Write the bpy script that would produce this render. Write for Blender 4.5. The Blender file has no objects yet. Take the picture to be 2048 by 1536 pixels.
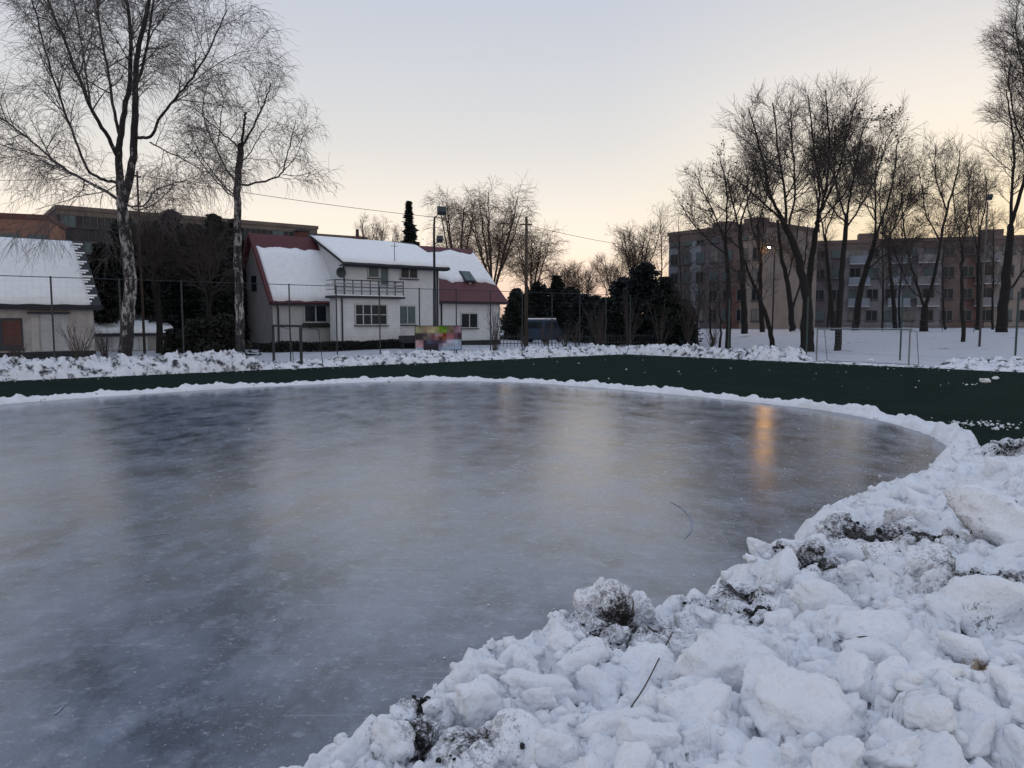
import bpy, bmesh, math, random
import numpy as np
from mathutils import Vector, Matrix
R = math.radians
SC = bpy.context.scene
COL = SC.collection
# ------------------------------------------------------------------ camera, sky, sun, exposure
EYE = 2.4; F = 1500.0; CX, CY = 1024.0, 768.0; TH = math.atan(128.0 / F)
cam_d = bpy.data.cameras.new('camera'); cam = bpy.data.objects.new('camera', cam_d); COL.objects.link(cam)
cam.location = (0, 0, EYE); cam.rotation_euler = (R(90) - TH, 0, 0)
cam_d.sensor_width = 36; cam_d.lens = F / 2048 * 36; cam_d.clip_start = 0.05; cam_d.clip_end = 3000
SC.camera = cam
SUN_AZ = R(39); SUN_EL = R(2.0)                  # azimuth clockwise from +Y
W = bpy.data.worlds.new('World'); SC.world = W; W.use_nodes = True
def world():
    nt = W.node_tree; N = nt.nodes; Lk = nt.links.new
    for n in list(N): N.remove(n)
    out = N.new('ShaderNodeOutputWorld')
    tc = N.new('ShaderNodeTexCoord')
    nrm = N.new('ShaderNodeVectorMath'); nrm.operation = 'NORMALIZE'; Lk(tc.outputs['Generated'], nrm.inputs[0])
    sp = N.new('ShaderNodeSeparateXYZ'); Lk(nrm.outputs[0], sp.inputs[0])
    def ramp(stops):
        r = N.new('ShaderNodeValToRGB'); r.color_ramp.interpolation = 'B_SPLINE'
        e = r.color_ramp.elements
        while len(e) < len(stops): e.new(0.5)
        for el, (p, c) in zip(e, stops): el.position = p; el.color = (*c, 1)
        Lk(sp.outputs['Z'], r.inputs[0]); return r
    cool = ramp([(0.0, (.66, .45, .38)), (.05, (.92, .68, .52)), (.09, (.96, .81, .66)), (.15, (.79, .73, .655)), (.22, (.635, .625, .61)),
                 (.30, (.555, .57, .60)), (.38, (.475, .505, .58)), (.60, (.46, .515, .635)), (1, (.42, .485, .63))])
    warm = ramp([(0.0, (.74, .52, .28)), (.05, (.78, .60, .38)), (.10, (.80, .66, .45)), (.16, (.83, .73, .56)), (.23, (.82, .75, .67)),
                 (.30, (.67, .645, .62)), (.38, (.54, .545, .575)), (.62, (.46, .515, .635)), (1, (.42, .485, .63))])
    hx = N.new('ShaderNodeCombineXYZ'); Lk(sp.outputs['X'], hx.inputs[0]); Lk(sp.outputs['Y'], hx.inputs[1])
    hn = N.new('ShaderNodeVectorMath'); hn.operation = 'NORMALIZE'; Lk(hx.outputs[0], hn.inputs[0])
    dt = N.new('ShaderNodeVectorMath'); dt.operation = 'DOT_PRODUCT'; Lk(hn.outputs[0], dt.inputs[0])
    dt.inputs[1].default_value = (math.sin(SUN_AZ), math.cos(SUN_AZ), 0)
    mr = N.new('ShaderNodeMapRange'); mr.interpolation_type = 'SMOOTHSTEP'; Lk(dt.outputs['Value'], mr.inputs[0])
    mr.inputs[1].default_value = .83; mr.inputs[2].default_value = 1.0
    mx = N.new('ShaderNodeMix'); mx.data_type = 'RGBA'; Lk(mr.outputs[0], mx.inputs[0]); Lk(cool.outputs[0], mx.inputs[6]); Lk(warm.outputs[0], mx.inputs[7])
    b1 = N.new('ShaderNodeBackground'); Lk(mx.outputs[2], b1.inputs[0]); b1.inputs[1].default_value = 1.0
    sky = N.new('ShaderNodeTexSky'); sky.sky_type = 'NISHITA'; sky.sun_disc = False
    sky.sun_elevation = SUN_EL; sky.sun_rotation = SUN_AZ
    b2 = N.new('ShaderNodeBackground'); Lk(sky.outputs[0], b2.inputs[0]); b2.inputs[1].default_value = .004
    ad = N.new('ShaderNodeAddShader'); Lk(b1.outputs[0], ad.inputs[0]); Lk(b2.outputs[0], ad.inputs[1])
    Lk(ad.outputs[0], out.inputs[0])
world()
sun_d = bpy.data.lights.new('sun', 'SUN'); sun = bpy.data.objects.new('sun', sun_d); COL.objects.link(sun)
sun_d.energy = 0.35; sun_d.angle = R(3); sun_d.color = (1, .78, .5)
_sd = Vector((math.sin(SUN_AZ) * math.cos(SUN_EL), math.cos(SUN_AZ) * math.cos(SUN_EL), math.sin(SUN_EL)))
sun.rotation_euler = _sd.to_track_quat('Z', 'Y').to_euler(); sun.location = _sd * 200
vs = SC.view_settings; vs.view_transform = 'Standard'; vs.look = 'None'; vs.exposure = 0.26; vs.gamma = 1; vs.use_curve_mapping = False
# ------------------------------------------------------------------ pixel helpers (photo pixels 2048x1536 -> real world points)
_f = np.array([0, math.cos(TH), -math.sin(TH)]); _u = np.array([0, math.sin(TH), math.cos(TH)]); _e = np.array([0, 0, EYE])
def ray(px, py): return _f + np.array([1., 0, 0]) * ((px - CX) / F) + _u * ((CY - py) / F)
def gpt(px, py, z=0.0):
    r = ray(px, py); t = (z - EYE) / r[2]; return _e + r * t
def ypt(px, py, Y):
    r = ray(px, py); return _e + r * (Y / r[1])
# ------------------------------------------------------------------ noise
def hsh(ix, iy, iz, k):
    M = 0xFFFFFFFF
    h = (np.asarray(ix, np.int64) * 374761393 + np.asarray(iy, np.int64) * 668265263 + np.asarray(iz, np.int64) * 1274126177 + k * 974634777) & M
    h = ((h ^ (h >> 13)) * 1274126177) & M
    h = ((h ^ (h >> 16)) * 2246822519) & M
    h = h ^ (h >> 15)
    return (h & 0xFFFFFF) / float(0x1000000)
def vn(x, y, z=0.0, k=0):
    x = np.asarray(x, float); y = np.asarray(y, float); z = np.asarray(z, float) + 0 * x
    ix, iy, iz = np.floor(x), np.floor(y), np.floor(z); fx, fy, fz = x - ix, y - iy, z - iz
    fx = fx * fx * (3 - 2 * fx); fy = fy * fy * (3 - 2 * fy); fz = fz * fz * (3 - 2 * fz)
    ix = ix.astype(np.int64); iy = iy.astype(np.int64); iz = iz.astype(np.int64)
    s = 0
    for a in (0, 1):
        for b in (0, 1):
            for c in (0, 1):
                s = s + hsh(ix + a, iy + b, iz + c, k) * (fx if a else 1 - fx) * (fy if b else 1 - fy) * (fz if c else 1 - fz)
    return s - .5
def fbm(x, y, z=0.0, k=0, o=4):
    s = 0; a = 1.0; f = 1.0
    for i in range(o):
        s = s + a * vn(np.asarray(x) * f, np.asarray(y) * f, np.asarray(z) * f, k + i * 7); a *= .5; f *= 2.03
    return s
def worley(x, y, sc, k):
    x = x / sc; y = y / sc; ix, iy = np.floor(x).astype(np.int64), np.floor(y).astype(np.int64)
    f1 = np.full(x.shape, 9.); f2 = np.full(x.shape, 9.); ci = np.zeros(x.shape, np.int64); cj = np.zeros(x.shape, np.int64)
    dx = np.zeros(x.shape); dy = np.zeros(x.shape)
    for a in (-1, 0, 1):
        for b in (-1, 0, 1):
            ax, ay = ix + a, iy + b
            px, py = ax + hsh(ax, ay, 1, k), ay + hsh(ax, ay, 2, k)
            d = np.hypot(x - px, y - py)
            near = d < f1
            f2 = np.where(near, f1, np.minimum(f2, d)); f1 = np.where(near, d, f1)
            ci = np.where(near, ax, ci); cj = np.where(near, ay, cj); dx = np.where(near, x - px, dx); dy = np.where(near, y - py, dy)
    return f1, f2, dx * sc, dy * sc, hsh(ci, cj, 3, k), hsh(ci, cj, 4, k), hsh(ci, cj, 5, k)
def sstep(a, b, x):
    t = np.clip((np.asarray(x, float) - a) / (b - a), 0, 1); return t * t * (3 - 2 * t)
def rubble(x, y, amp=1.0, sc=1.0, k=3):
    """broken, blocky snow relief in metres"""
    wx = x + .12 * sc * fbm(x * 4 / sc, y * 4 / sc, 0, k + 50, 2); wy = y + .12 * sc * fbm(x * 4 / sc, y * 4 / sc, 0, k + 60, 2)
    h = 0
    for s, a in ((.50 * sc, .125), (.22 * sc, .065), (.10 * sc, .034), (.045 * sc, .014)):
        f1, f2, dx, dy, r0, r1, r2 = worley(wx, wy, s, k + int(s * 100))
        e = sstep(0, .32, f2 - f1)
        h = h + a * ((r0 - .5) * 1.1 + ((r1 - .5) * dx + (r2 - .5) * dy) * 1.5 / s * .8 - .48 * (1 - e))
    h = h + .05 * fbm(x * 9 / sc, y * 9 / sc, 0, k, 5)
    return h * amp
# ------------------------------------------------------------------ materials
MAT = {}
def nodes(name):
    m = bpy.data.materials.new(name); m.use_nodes = True; MAT[name] = m
    nt = m.node_tree; return m, nt.nodes, nt.links.new, nt.nodes['Principled BSDF']
def mat(name, c, rough=.75, var=.25, scale=6.0, bump=0.0, bscale=None, stretch=(1, 1, 1), c2=None, spec=.4, metal=0, object_space=True):
    m, N, Lk, P = nodes(name)
    tc = N.new('ShaderNodeTexCoord'); mp = N.new('ShaderNodeMapping'); mp.inputs['Scale'].default_value = stretch
    Lk(tc.outputs['Object'], mp.inputs[0])
    nz = N.new('ShaderNodeTexNoise'); nz.inputs['Scale'].default_value = scale; nz.inputs['Detail'].default_value = 6; nz.inputs['Roughness'].default_value = .65
    Lk(mp.outputs[0], nz.inputs['Vector'])
    rp = N.new('ShaderNodeValToRGB'); a, b = rp.color_ramp.elements
    a.position = .3; b.position = .72
    a.color = (*[v * (1 - var) for v in c], 1); b.color = (*(c2 if c2 else [min(1, v * (1 + var)) for v in c]), 1)
    Lk(nz.outputs[0], rp.inputs[0]); Lk(rp.outputs[0], P.inputs['Base Color'])
    P.inputs['Roughness'].default_value = rough; P.inputs['Specular IOR Level'].default_value = spec; P.inputs['Metallic'].default_value = metal
    if bump:
        n2 = N.new('ShaderNodeTexNoise'); n2.inputs['Scale'].default_value = bscale or scale * 4; n2.inputs['Detail'].default_value = 5
        Lk(mp.outputs[0], n2.inputs['Vector'])
        bp = N.new('ShaderNodeBump'); bp.inputs['Strength'].default_value = bump; bp.inputs['Distance'].default_value = .05
        Lk(n2.outputs[0], bp.inputs['Height']); Lk(bp.outputs[0], P.inputs['Normal'])
    return m
BLK = (.050, .046, .044)
def snow_mat(name, c=(.80, .825, .87), dirt=0.0, dscale=2.0, dirtcol=(.035, .038, .04), spots=(), bump=.35, bscale=22):
    """white snow, grimy flecks by noise (dirt) and grime spilled at given places (spots: x,y,z,radius,colour)"""
    m, N, Lk, P = nodes(name)
    g = N.new('ShaderNodeNewGeometry'); pos = g.outputs['Position']
    nz = N.new('ShaderNodeTexNoise'); nz.inputs['Scale'].default_value = 3; nz.inputs['Detail'].default_value = 5; Lk(pos, nz.inputs['Vector'])
    rp = N.new('ShaderNodeValToRGB'); rp.color_ramp.elements[0].position = .3; rp.color_ramp.elements[1].position = .7
    rp.color_ramp.elements[0].color = (c[0] * .90, c[1] * .905, c[2] * .92, 1); rp.color_ramp.elements[1].color = (*c, 1)
    Lk(nz.outputs[0], rp.inputs[0]); cur = rp.outputs[0]
    fine = N.new('ShaderNodeTexNoise'); fine.inputs['Scale'].default_value = 17; fine.inputs['Detail'].default_value = 6; fine.inputs['Roughness'].default_value = .75; Lk(pos, fine.inputs['Vector'])
    grit = N.new('ShaderNodeTexNoise'); grit.inputs['Scale'].default_value = 70; grit.inputs['Detail'].default_value = 4; grit.inputs['Roughness'].default_value = .8; Lk(pos, grit.inputs['Vector'])
    def mixin(fac, col):
        nonlocal cur
        x = N.new('ShaderNodeMix'); x.data_type = 'RGBA'; Lk(fac, x.inputs[0]); Lk(cur, x.inputs[6]); x.inputs[7].default_value = (*col, 1); cur = x.outputs[2]
    def math2(op, a, b):
        n = N.new('ShaderNodeMath'); n.operation = op
        for i, v in enumerate((a, b)):
            if isinstance(v, (int, float)): n.inputs[i].default_value = v
            else: Lk(v, n.inputs[i])
        return n.outputs[0]
    if dirt:
        d = N.new('ShaderNodeTexNoise'); d.inputs['Scale'].default_value = dscale; d.inputs['Detail'].default_value = 8; d.inputs['Roughness'].default_value = .7; Lk(pos, d.inputs['Vector'])
        mr = N.new('ShaderNodeMapRange'); Lk(d.outputs[0], mr.inputs[0]); mr.inputs[1].default_value = .62 - .2 * dirt; mr.inputs[2].default_value = .72 - .2 * dirt
        mixin(mr.outputs[0], dirtcol)
    # tiny dark specks
    v = N.new('ShaderNodeTexNoise'); v.inputs['Scale'].default_value = 55; v.inputs['Detail'].default_value = 2; Lk(pos, v.inputs['Vector'])
    mr = N.new('ShaderNodeMapRange'); Lk(v.outputs[0], mr.inputs[0]); mr.inputs[1].default_value = .74; mr.inputs[2].default_value = .80
    mixin(mr.outputs[0], (.12, .12, .12))
    groups = {}
    for (x, y, z, r, col) in spots: groups.setdefault(col, []).append((x, y, z, r))
    if BLK in groups: groups[(.43, .43, .455)] = [(x, y, z, r * 1.7) for x, y, z, r in groups[BLK]]; groups[BLK] = groups.pop(BLK)   # thin grey smear round each soil patch
    for col, sp in groups.items():
        acc = None
        for (x, y, z, r) in sp:
            dn = N.new('ShaderNodeVectorMath'); dn.operation = 'DISTANCE'; Lk(pos, dn.inputs[0]); dn.inputs[1].default_value = (x, y, z)
            w = math2('SUBTRACT', 1.0, math2('DIVIDE', dn.outputs['Value'], r))
            acc = w if acc is None else math2('MAXIMUM', acc, w)
        t = math2('ADD', math2('MULTIPLY', math2('SUBTRACT', fine.outputs[0], .5), 2.6), acc)
        t = math2('ADD', math2('MULTIPLY', math2('SUBTRACT', grit.outputs[0], .5), 1.9), t)
        mr = N.new('ShaderNodeMapRange'); Lk(t, mr.inputs[0]); mr.inputs[1].default_value = .26; mr.inputs[2].default_value = .50
        gate = math2('GREATER_THAN', acc, 0.0)
        mixin(math2('MULTIPLY', mr.outputs[0], gate), col)
    Lk(cur, P.inputs['Base Color'])
    P.inputs['Roughness'].default_value = .8; P.inputs['Specular IOR Level'].default_value = .2
    n2 = N.new('ShaderNodeTexNoise'); n2.inputs['Scale'].default_value = bscale; n2.inputs['Detail'].default_value = 8; n2.inputs['Roughness'].default_value = .6; Lk(pos, n2.inputs['Vector'])
    bp = N.new('ShaderNodeBump'); bp.inputs['Strength'].default_value = bump; bp.inputs['Distance'].default_value = .03
    vo = N.new('ShaderNodeTexVoronoi'); vo.feature = 'SMOOTH_F1'; vo.inputs['Scale'].default_value = bscale * 2.4; Lk(pos, vo.inputs['Vector'])
    ad = math2('SUBTRACT', n2.outputs[0], math2('MULTIPLY', vo.outputs['Distance'], .45))
    Lk(ad, bp.inputs['Height']); Lk(bp.outputs[0], P.inputs['Normal'])
    return m
# ------------------------------------------------------------------ mesh helpers
def obj(name, me, m, parent=None):
    o = bpy.data.objects.new(name, me); COL.objects.link(o); o.parent = parent
    if m is not None and len(me.materials) == 0: me.materials.append(MAT[m] if isinstance(m, str) else m)
    return o
def tag(o, label=None, cat=None, group=None, kind=None):
    if label: o['label'] = label
    if cat: o['category'] = cat
    if group: o['group'] = group
    if kind: o['kind'] = kind
    return o
def empty(name, loc, rz=0.0):
    o = bpy.data.objects.new(name, None); COL.objects.link(o); o.location = loc; o.rotation_euler = (0, 0, rz); o.empty_display_size = .3
    return o
def np_mesh(name, V, Fc, smooth=False):
    """V (n,3); Fc (m,3) or (m,4)"""
    me = bpy.data.meshes.new(name); V = np.asarray(V, np.float32); Fc = np.asarray(Fc, np.int32); k = Fc.shape[1]
    me.vertices.add(len(V)); me.vertices.foreach_set('co', V.ravel())
    me.loops.add(Fc.size); me.loops.foreach_set('vertex_index', Fc.ravel())
    me.polygons.add(len(Fc)); me.polygons.foreach_set('loop_start', np.arange(0, Fc.size, k, dtype=np.int32))
    if smooth: me.polygons.foreach_set('use_smooth', np.ones(len(Fc), bool))
    me.update(calc_edges=True); return me
class MB:
    def __init__(s): s.v = []; s.f = []
    def add(s, vs, fs):
        b = len(s.v); s.v += [tuple(map(float, p)) for p in vs]; s.f += [tuple(i + b for i in q) for q in fs]; return s
    def box(s, x0, x1, y0, y1, z0, z1):
        return s.add([(x0, y0, z0), (x1, y0, z0), (x1, y1, z0), (x0, y1, z0), (x0, y0, z1), (x1, y0, z1), (x1, y1, z1), (x0, y1, z1)],
                     [(3, 2, 1, 0), (4, 5, 6, 7), (0, 1, 5, 4), (1, 2, 6, 5), (2, 3, 7, 6), (3, 0, 4, 7)])
    def prism(s, poly, axis, a, b):
        """poly of 2-D points extruded along axis 'x','y' or 'z' from a to b"""
        n = len(poly)
        def P(p, t): return (t, p[0], p[1]) if axis == 'x' else (p[0], t, p[1]) if axis == 'y' else (p[0], p[1], t)
        vs = [P(p, a) for p in poly] + [P(p, b) for p in poly]
        return s.add(vs, [tuple(range(n))[::-1], tuple(range(n, 2 * n))] + [(i, (i + 1) % n, n + (i + 1) % n, n + i) for i in range(n)])
    def hexa(s, q, off):
        """quad q (4 points) thickened by vector off"""
        q = [np.array(p, float) for p in q]; off = np.array(off, float)
        return s.add(q + [p + off for p in q], [(3, 2, 1, 0), (4, 5, 6, 7), (0, 1, 5, 4), (1, 2, 6, 5), (2, 3, 7, 6), (3, 0, 4, 7)])
    def tube(s, pts, rads, n=8, cap=True):
        pts = [Vector(p) for p in pts]
        if not hasattr(rads, '__len__'): rads = [rads] * len(pts)
        b = len(s.v)
        for i, p in enumerate(pts):
            t = (pts[min(i + 1, len(pts) - 1)] - pts[max(i - 1, 0)]).normalized()
            a = t.cross(Vector((0, 0, 1)) if abs(t.z) < .9 else Vector((1, 0, 0))).normalized(); c = t.cross(a)
            for j in range(n):
                w = 2 * math.pi * j / n; s.v.append(tuple(p + (a * math.cos(w) + c * math.sin(w)) * rads[i]))
        for i in range(len(pts) - 1):
            for j in range(n):
                k = (j + 1) % n; s.f.append((b + i * n + j, b + i * n + k, b + (i + 1) * n + k, b + (i + 1) * n + j))
        if cap: s.f.append(tuple(b + j for j in range(n))[::-1]); s.f.append(tuple(b + (len(pts) - 1) * n + j for j in range(n)))
        return s
    def mesh(s, name, smooth=False):
        me = bpy.data.meshes.new(name); me.from_pydata(s.v, [], s.f)
        bm = bmesh.new(); bm.from_mesh(me); bmesh.ops.recalc_face_normals(bm, faces=bm.faces); bm.to_mesh(me); bm.free()
        if smooth: me.polygons.foreach_set('use_smooth', np.ones(len(me.polygons), bool))
        me.update(); return me
    def build(s, name, m, parent=None, smooth=False): return obj(name, s.mesh(name, smooth), m, parent)
def tubes_np(polys, n=3):
    """polys: list of (pts list, radii list) -> V,F arrays (quads)"""
    by = {}
    for p, r in polys: by.setdefault(len(p), []).append((p, r))
    Vs, Fs, base = [], [], 0
    for k, L in by.items():
        P = np.array([a for a, _ in L], float); Rr = np.array([b for _, b in L], float); m = len(L)
        T = np.empty_like(P); T[:, 1:-1] = P[:, 2:] - P[:, :-2]; T[:, 0] = P[:, 1] - P[:, 0]; T[:, -1] = P[:, -1] - P[:, -2]
        T /= np.linalg.norm(T, axis=2, keepdims=True) + 1e-9
        ov = P[:, -1] - P[:, 0]; ref = np.where((np.abs(ov[:, 2]) > .8 * np.linalg.norm(ov, axis=1))[:, None], np.array([1., 0, 0]), np.array([0, 0, 1.]))
        A = np.cross(T, ref[:, None, :]); A /= np.linalg.norm(A, axis=2, keepdims=True) + 1e-9; B = np.cross(T, A)
        w = np.arange(n) * 2 * math.pi / n
        V = P[:, :, None, :] + (A[:, :, None, :] * np.cos(w)[None, None, :, None] + B[:, :, None, :] * np.sin(w)[None, None, :, None]) * Rr[:, :, None, None]
        idx = base + np.arange(m * k * n).reshape(m, k, n)
        a = idx[:, :-1]; b = idx[:, 1:]
        Fq = np.stack([a, np.roll(a, -1, 2), np.roll(b, -1, 2), b], -1).reshape(-1, 4)
        Vs.append(V.reshape(-1, 3)); Fs.append(Fq); base += m * k * n
    return np.concatenate(Vs), np.concatenate(Fs)
class Frame:
    """vertical building frame: local x along the facade, y inwards, z up"""
    def __init__(s, o, ang): s.o = np.array(o, float); s.a = ang; s.ex = np.array([math.cos(ang), math.sin(ang), 0]); s.ey = np.array([-math.sin(ang), math.cos(ang), 0])
    def hit(s, px, py, ly=0.0):
        r = ray(px, py); P0 = s.o + s.ey * ly; t = np.dot(P0 - _e, s.ey) / np.dot(r, s.ey); q = _e + r * t - s.o
        return float(np.dot(q, s.ex)), float(q[2])
# ------------------------------------------------------------------ material set
SPOTS = []   # grime on the heap, filled in below
def turf_mat():
    m, N, Lk, P = nodes('turf'); g = N.new('ShaderNodeNewGeometry')
    def nz(sc, st, det, rot=0.0):
        mp = N.new('ShaderNodeMapping'); mp.inputs['Scale'].default_value = st; mp.inputs['Rotation'].default_value = (0, 0, rot); Lk(g.outputs['Position'], mp.inputs[0])
        n = N.new('ShaderNodeTexNoise'); n.inputs['Scale'].default_value = sc; n.inputs['Detail'].default_value = det; n.inputs['Roughness'].default_value = .7; Lk(mp.outputs[0], n.inputs['Vector']); return n.outputs[0]
    def mix(fac_src, a, b, fmax, c1, c2):
        r = N.new('ShaderNodeMapRange'); Lk(fac_src, r.inputs[0]); r.inputs[1].default_value = a; r.inputs[2].default_value = b; r.inputs[4].default_value = fmax
        x = N.new('ShaderNodeMix'); x.data_type = 'RGBA'; Lk(r.outputs[0], x.inputs[0])
        if isinstance(c1, tuple): x.inputs[6].default_value = (*c1, 1)
        else: Lk(c1, x.inputs[6])
        x.inputs[7].default_value = (*c2, 1); return x.outputs[2]
    c = mix(nz(.5, (1, 1, 1), 6, .4), .35, .65, 1, (.0070, .0150, .0128), (.0118, .0240, .0195))
    c = mix(nz(9, (1, 1, 1), 8), .45, .75, .8, c, (.018, .034, .028))
    c = mix(nz(1.4, (.35, 2.5, 1), 7, R(-40)), .60, .74, .55, c, (.060, .075, .070))
    c = mix(nz(30, (1, 1, 1), 4), .66, .74, .5, c, (.14, .16, .165))
    Lk(c, P.inputs['Base Color']); P.inputs['Roughness'].default_value = .95; P.inputs['Specular IOR Level'].default_value = .03
    bp = N.new('ShaderNodeBump'); bp.inputs['Strength'].default_value = .6; bp.inputs['Distance'].default_value = .04; Lk(nz(45, (1, 1, 1), 4), bp.inputs['Height']); Lk(bp.outputs[0], P.inputs['Normal'])
turf_mat()
mat('bark', (.015, .0135, .013), .9, .35, 8, .5, 30)
mat('bark_brown', (.075, .055, .043), .9, .3, 8, .3, 30)
mat('twig', (.062, .050, .045), .9, .2, 4)
mat('twig_pale', (.12, .105, .105), .9, .2, 4)
mat('twig_brown', (.11, .075, .058), .9, .2, 4)
mat('wall_white', (.60, .62, .63), .85, .10, 1.2, .1, 40)
mat('wall_grey', (.40, .41, .41), .85, .14, 1.0, .1, 40)
mat('wall_stain', (.38, .36, .34), .9, .25, 1.5, .2, 30)
mat('wall_cream', (.42, .40, .37), .9, .16, 1.2, .2, 30)
mat('wall_shaded', (.19, .185, .185), .9, .3, 2.0, .3, 20, (1, 6, .6))  # wall tone darkened to stand for shade on the left gable end
mat('plinth', (.03, .032, .035), .9, .3, 3)
mat('roof_red', (.10, .026, .033), .6, .25, 6, .3, 20, (1, 1, 1))
mat('roof_dark', (.04, .042, .05), .7, .2, 4)
mat('trim_dark', (.025, .028, .035), .6, .2, 4)
mat('frame_white', (.42, .44, .45), .6, .08, 4)
mat('glass', (.012, .02, .024), .25, .3, 1.0, spec=.25)
mat('curtain_glass', (.08, .12, .125), .3, .3, 2.0, spec=.25)
mat('frame_grey', (.12, .12, .13), .6, .1, 4)
mat('blind_glass', (.17, .165, .15), .5, .2, 2.0, spec=.2)
mat('frame_dark', (.075, .07, .07), .6, .1, 4)
mat('metal_dark', (.018, .026, .03), .5, .2, 8, spec=.5)
mat('metal_green', (.02, .05, .045), .5, .2, 8, spec=.5)
mat('metal_grey', (.22, .24, .26), .45, .15, 8, metal=.6)
mat('wood_pole', (.06, .045, .035), .9, .3, 6, .3, 20)
mat('brick_red', (.11, .05, .04), .9, .25, 2.5, .2, 30)
mat('brick_orange', (.24, .125, .09), .9, .2, 2.5)
mat('block_dark', (.040, .036, .038), .9, .2, .5)
mat('block_band', (.14, .115, .095), .9, .2, .6)
mat('block_grey', (.20, .19, .20), .9, .15, .7)
mat('block_lilac', (.12, .106, .114), .9, .15, .7)
mat('block_blue', (.21, .24, .28), .9, .12, .7)
mat('block_beige', (.26, .222, .195), .9, .15, .7)
mat('block_terracotta', (.13, .070, .060), .9, .2, .7)
mat('block_brown', (.14, .105, .098), .9, .2, .7)
mat('needles', (.011, .018, .015), .8, .45, 3)
mat('needles_blue', (.010, .017, .019), .8, .45, 3)
mat('hedge', (.017, .018, .014), .85, .5, 3)
mat('dead_leaf', (.045, .036, .032), .9, .4, 5)
mat('blue_paint', (.018, .042, .075), .4, .2, 2, spec=.5)
mat('rubber', (.015, .015, .016), .8, .2, 10)
mat('dirt', (.022, .023, .022), .95, .5, 20, .4, 60)
mat('frost', (.24, .27, .32), .7, .2, 20)
mat('twig_dry', (.07, .055, .04), .9, .3, 10)
def birch_mat():
    m, N, Lk, P = nodes('birch_bark')
    tc = N.new('ShaderNodeTexCoord'); mp = N.new('ShaderNodeMapping'); mp.inputs['Scale'].default_value = (2.2, 2.2, 1.1); Lk(tc.outputs['Object'], mp.inputs[0])
    nz = N.new('ShaderNodeTexNoise'); nz.inputs['Scale'].default_value = 1.7; nz.inputs['Detail'].default_value = 6; nz.inputs['Roughness'].default_value = .7; Lk(mp.outputs[0], nz.inputs['Vector'])
    rp = N.new('ShaderNodeValToRGB'); e = rp.color_ramp.elements; e[0].position = .48; e[0].color = (.022, .019, .02, 1); e[1].position = .57; e[1].color = (.36, .34, .33, 1)
    # white papery bark on the lower bole only: higher limbs and the old foot are dark
    sx = N.new('ShaderNodeSeparateXYZ'); Lk(tc.outputs['Object'], sx.inputs[0])
    up = N.new('ShaderNodeMapRange'); Lk(sx.outputs[2], up.inputs[0]); up.inputs[1].default_value = 7.5; up.inputs[2].default_value = 12.0; up.inputs[3].default_value = 0; up.inputs[4].default_value = .14
    lo = N.new('ShaderNodeMapRange'); Lk(sx.outputs[2], lo.inputs[0]); lo.inputs[1].default_value = 1.0; lo.inputs[2].default_value = 2.6; lo.inputs[3].default_value = .10; lo.inputs[4].default_value = 0
    s1 = N.new('ShaderNodeMath'); s1.operation = 'SUBTRACT'; Lk(nz.outputs[0], s1.inputs[0]); Lk(up.outputs[0], s1.inputs[1])
    s2 = N.new('ShaderNodeMath'); s2.operation = 'SUBTRACT'; Lk(s1.outputs[0], s2.inputs[0]); Lk(lo.outputs[0], s2.inputs[1]); Lk(s2.outputs[0], rp.inputs[0])
    Lk(rp.outputs[0], P.inputs['Base Color']); P.inputs['Roughness'].default_value = .85
birch_mat()
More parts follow.
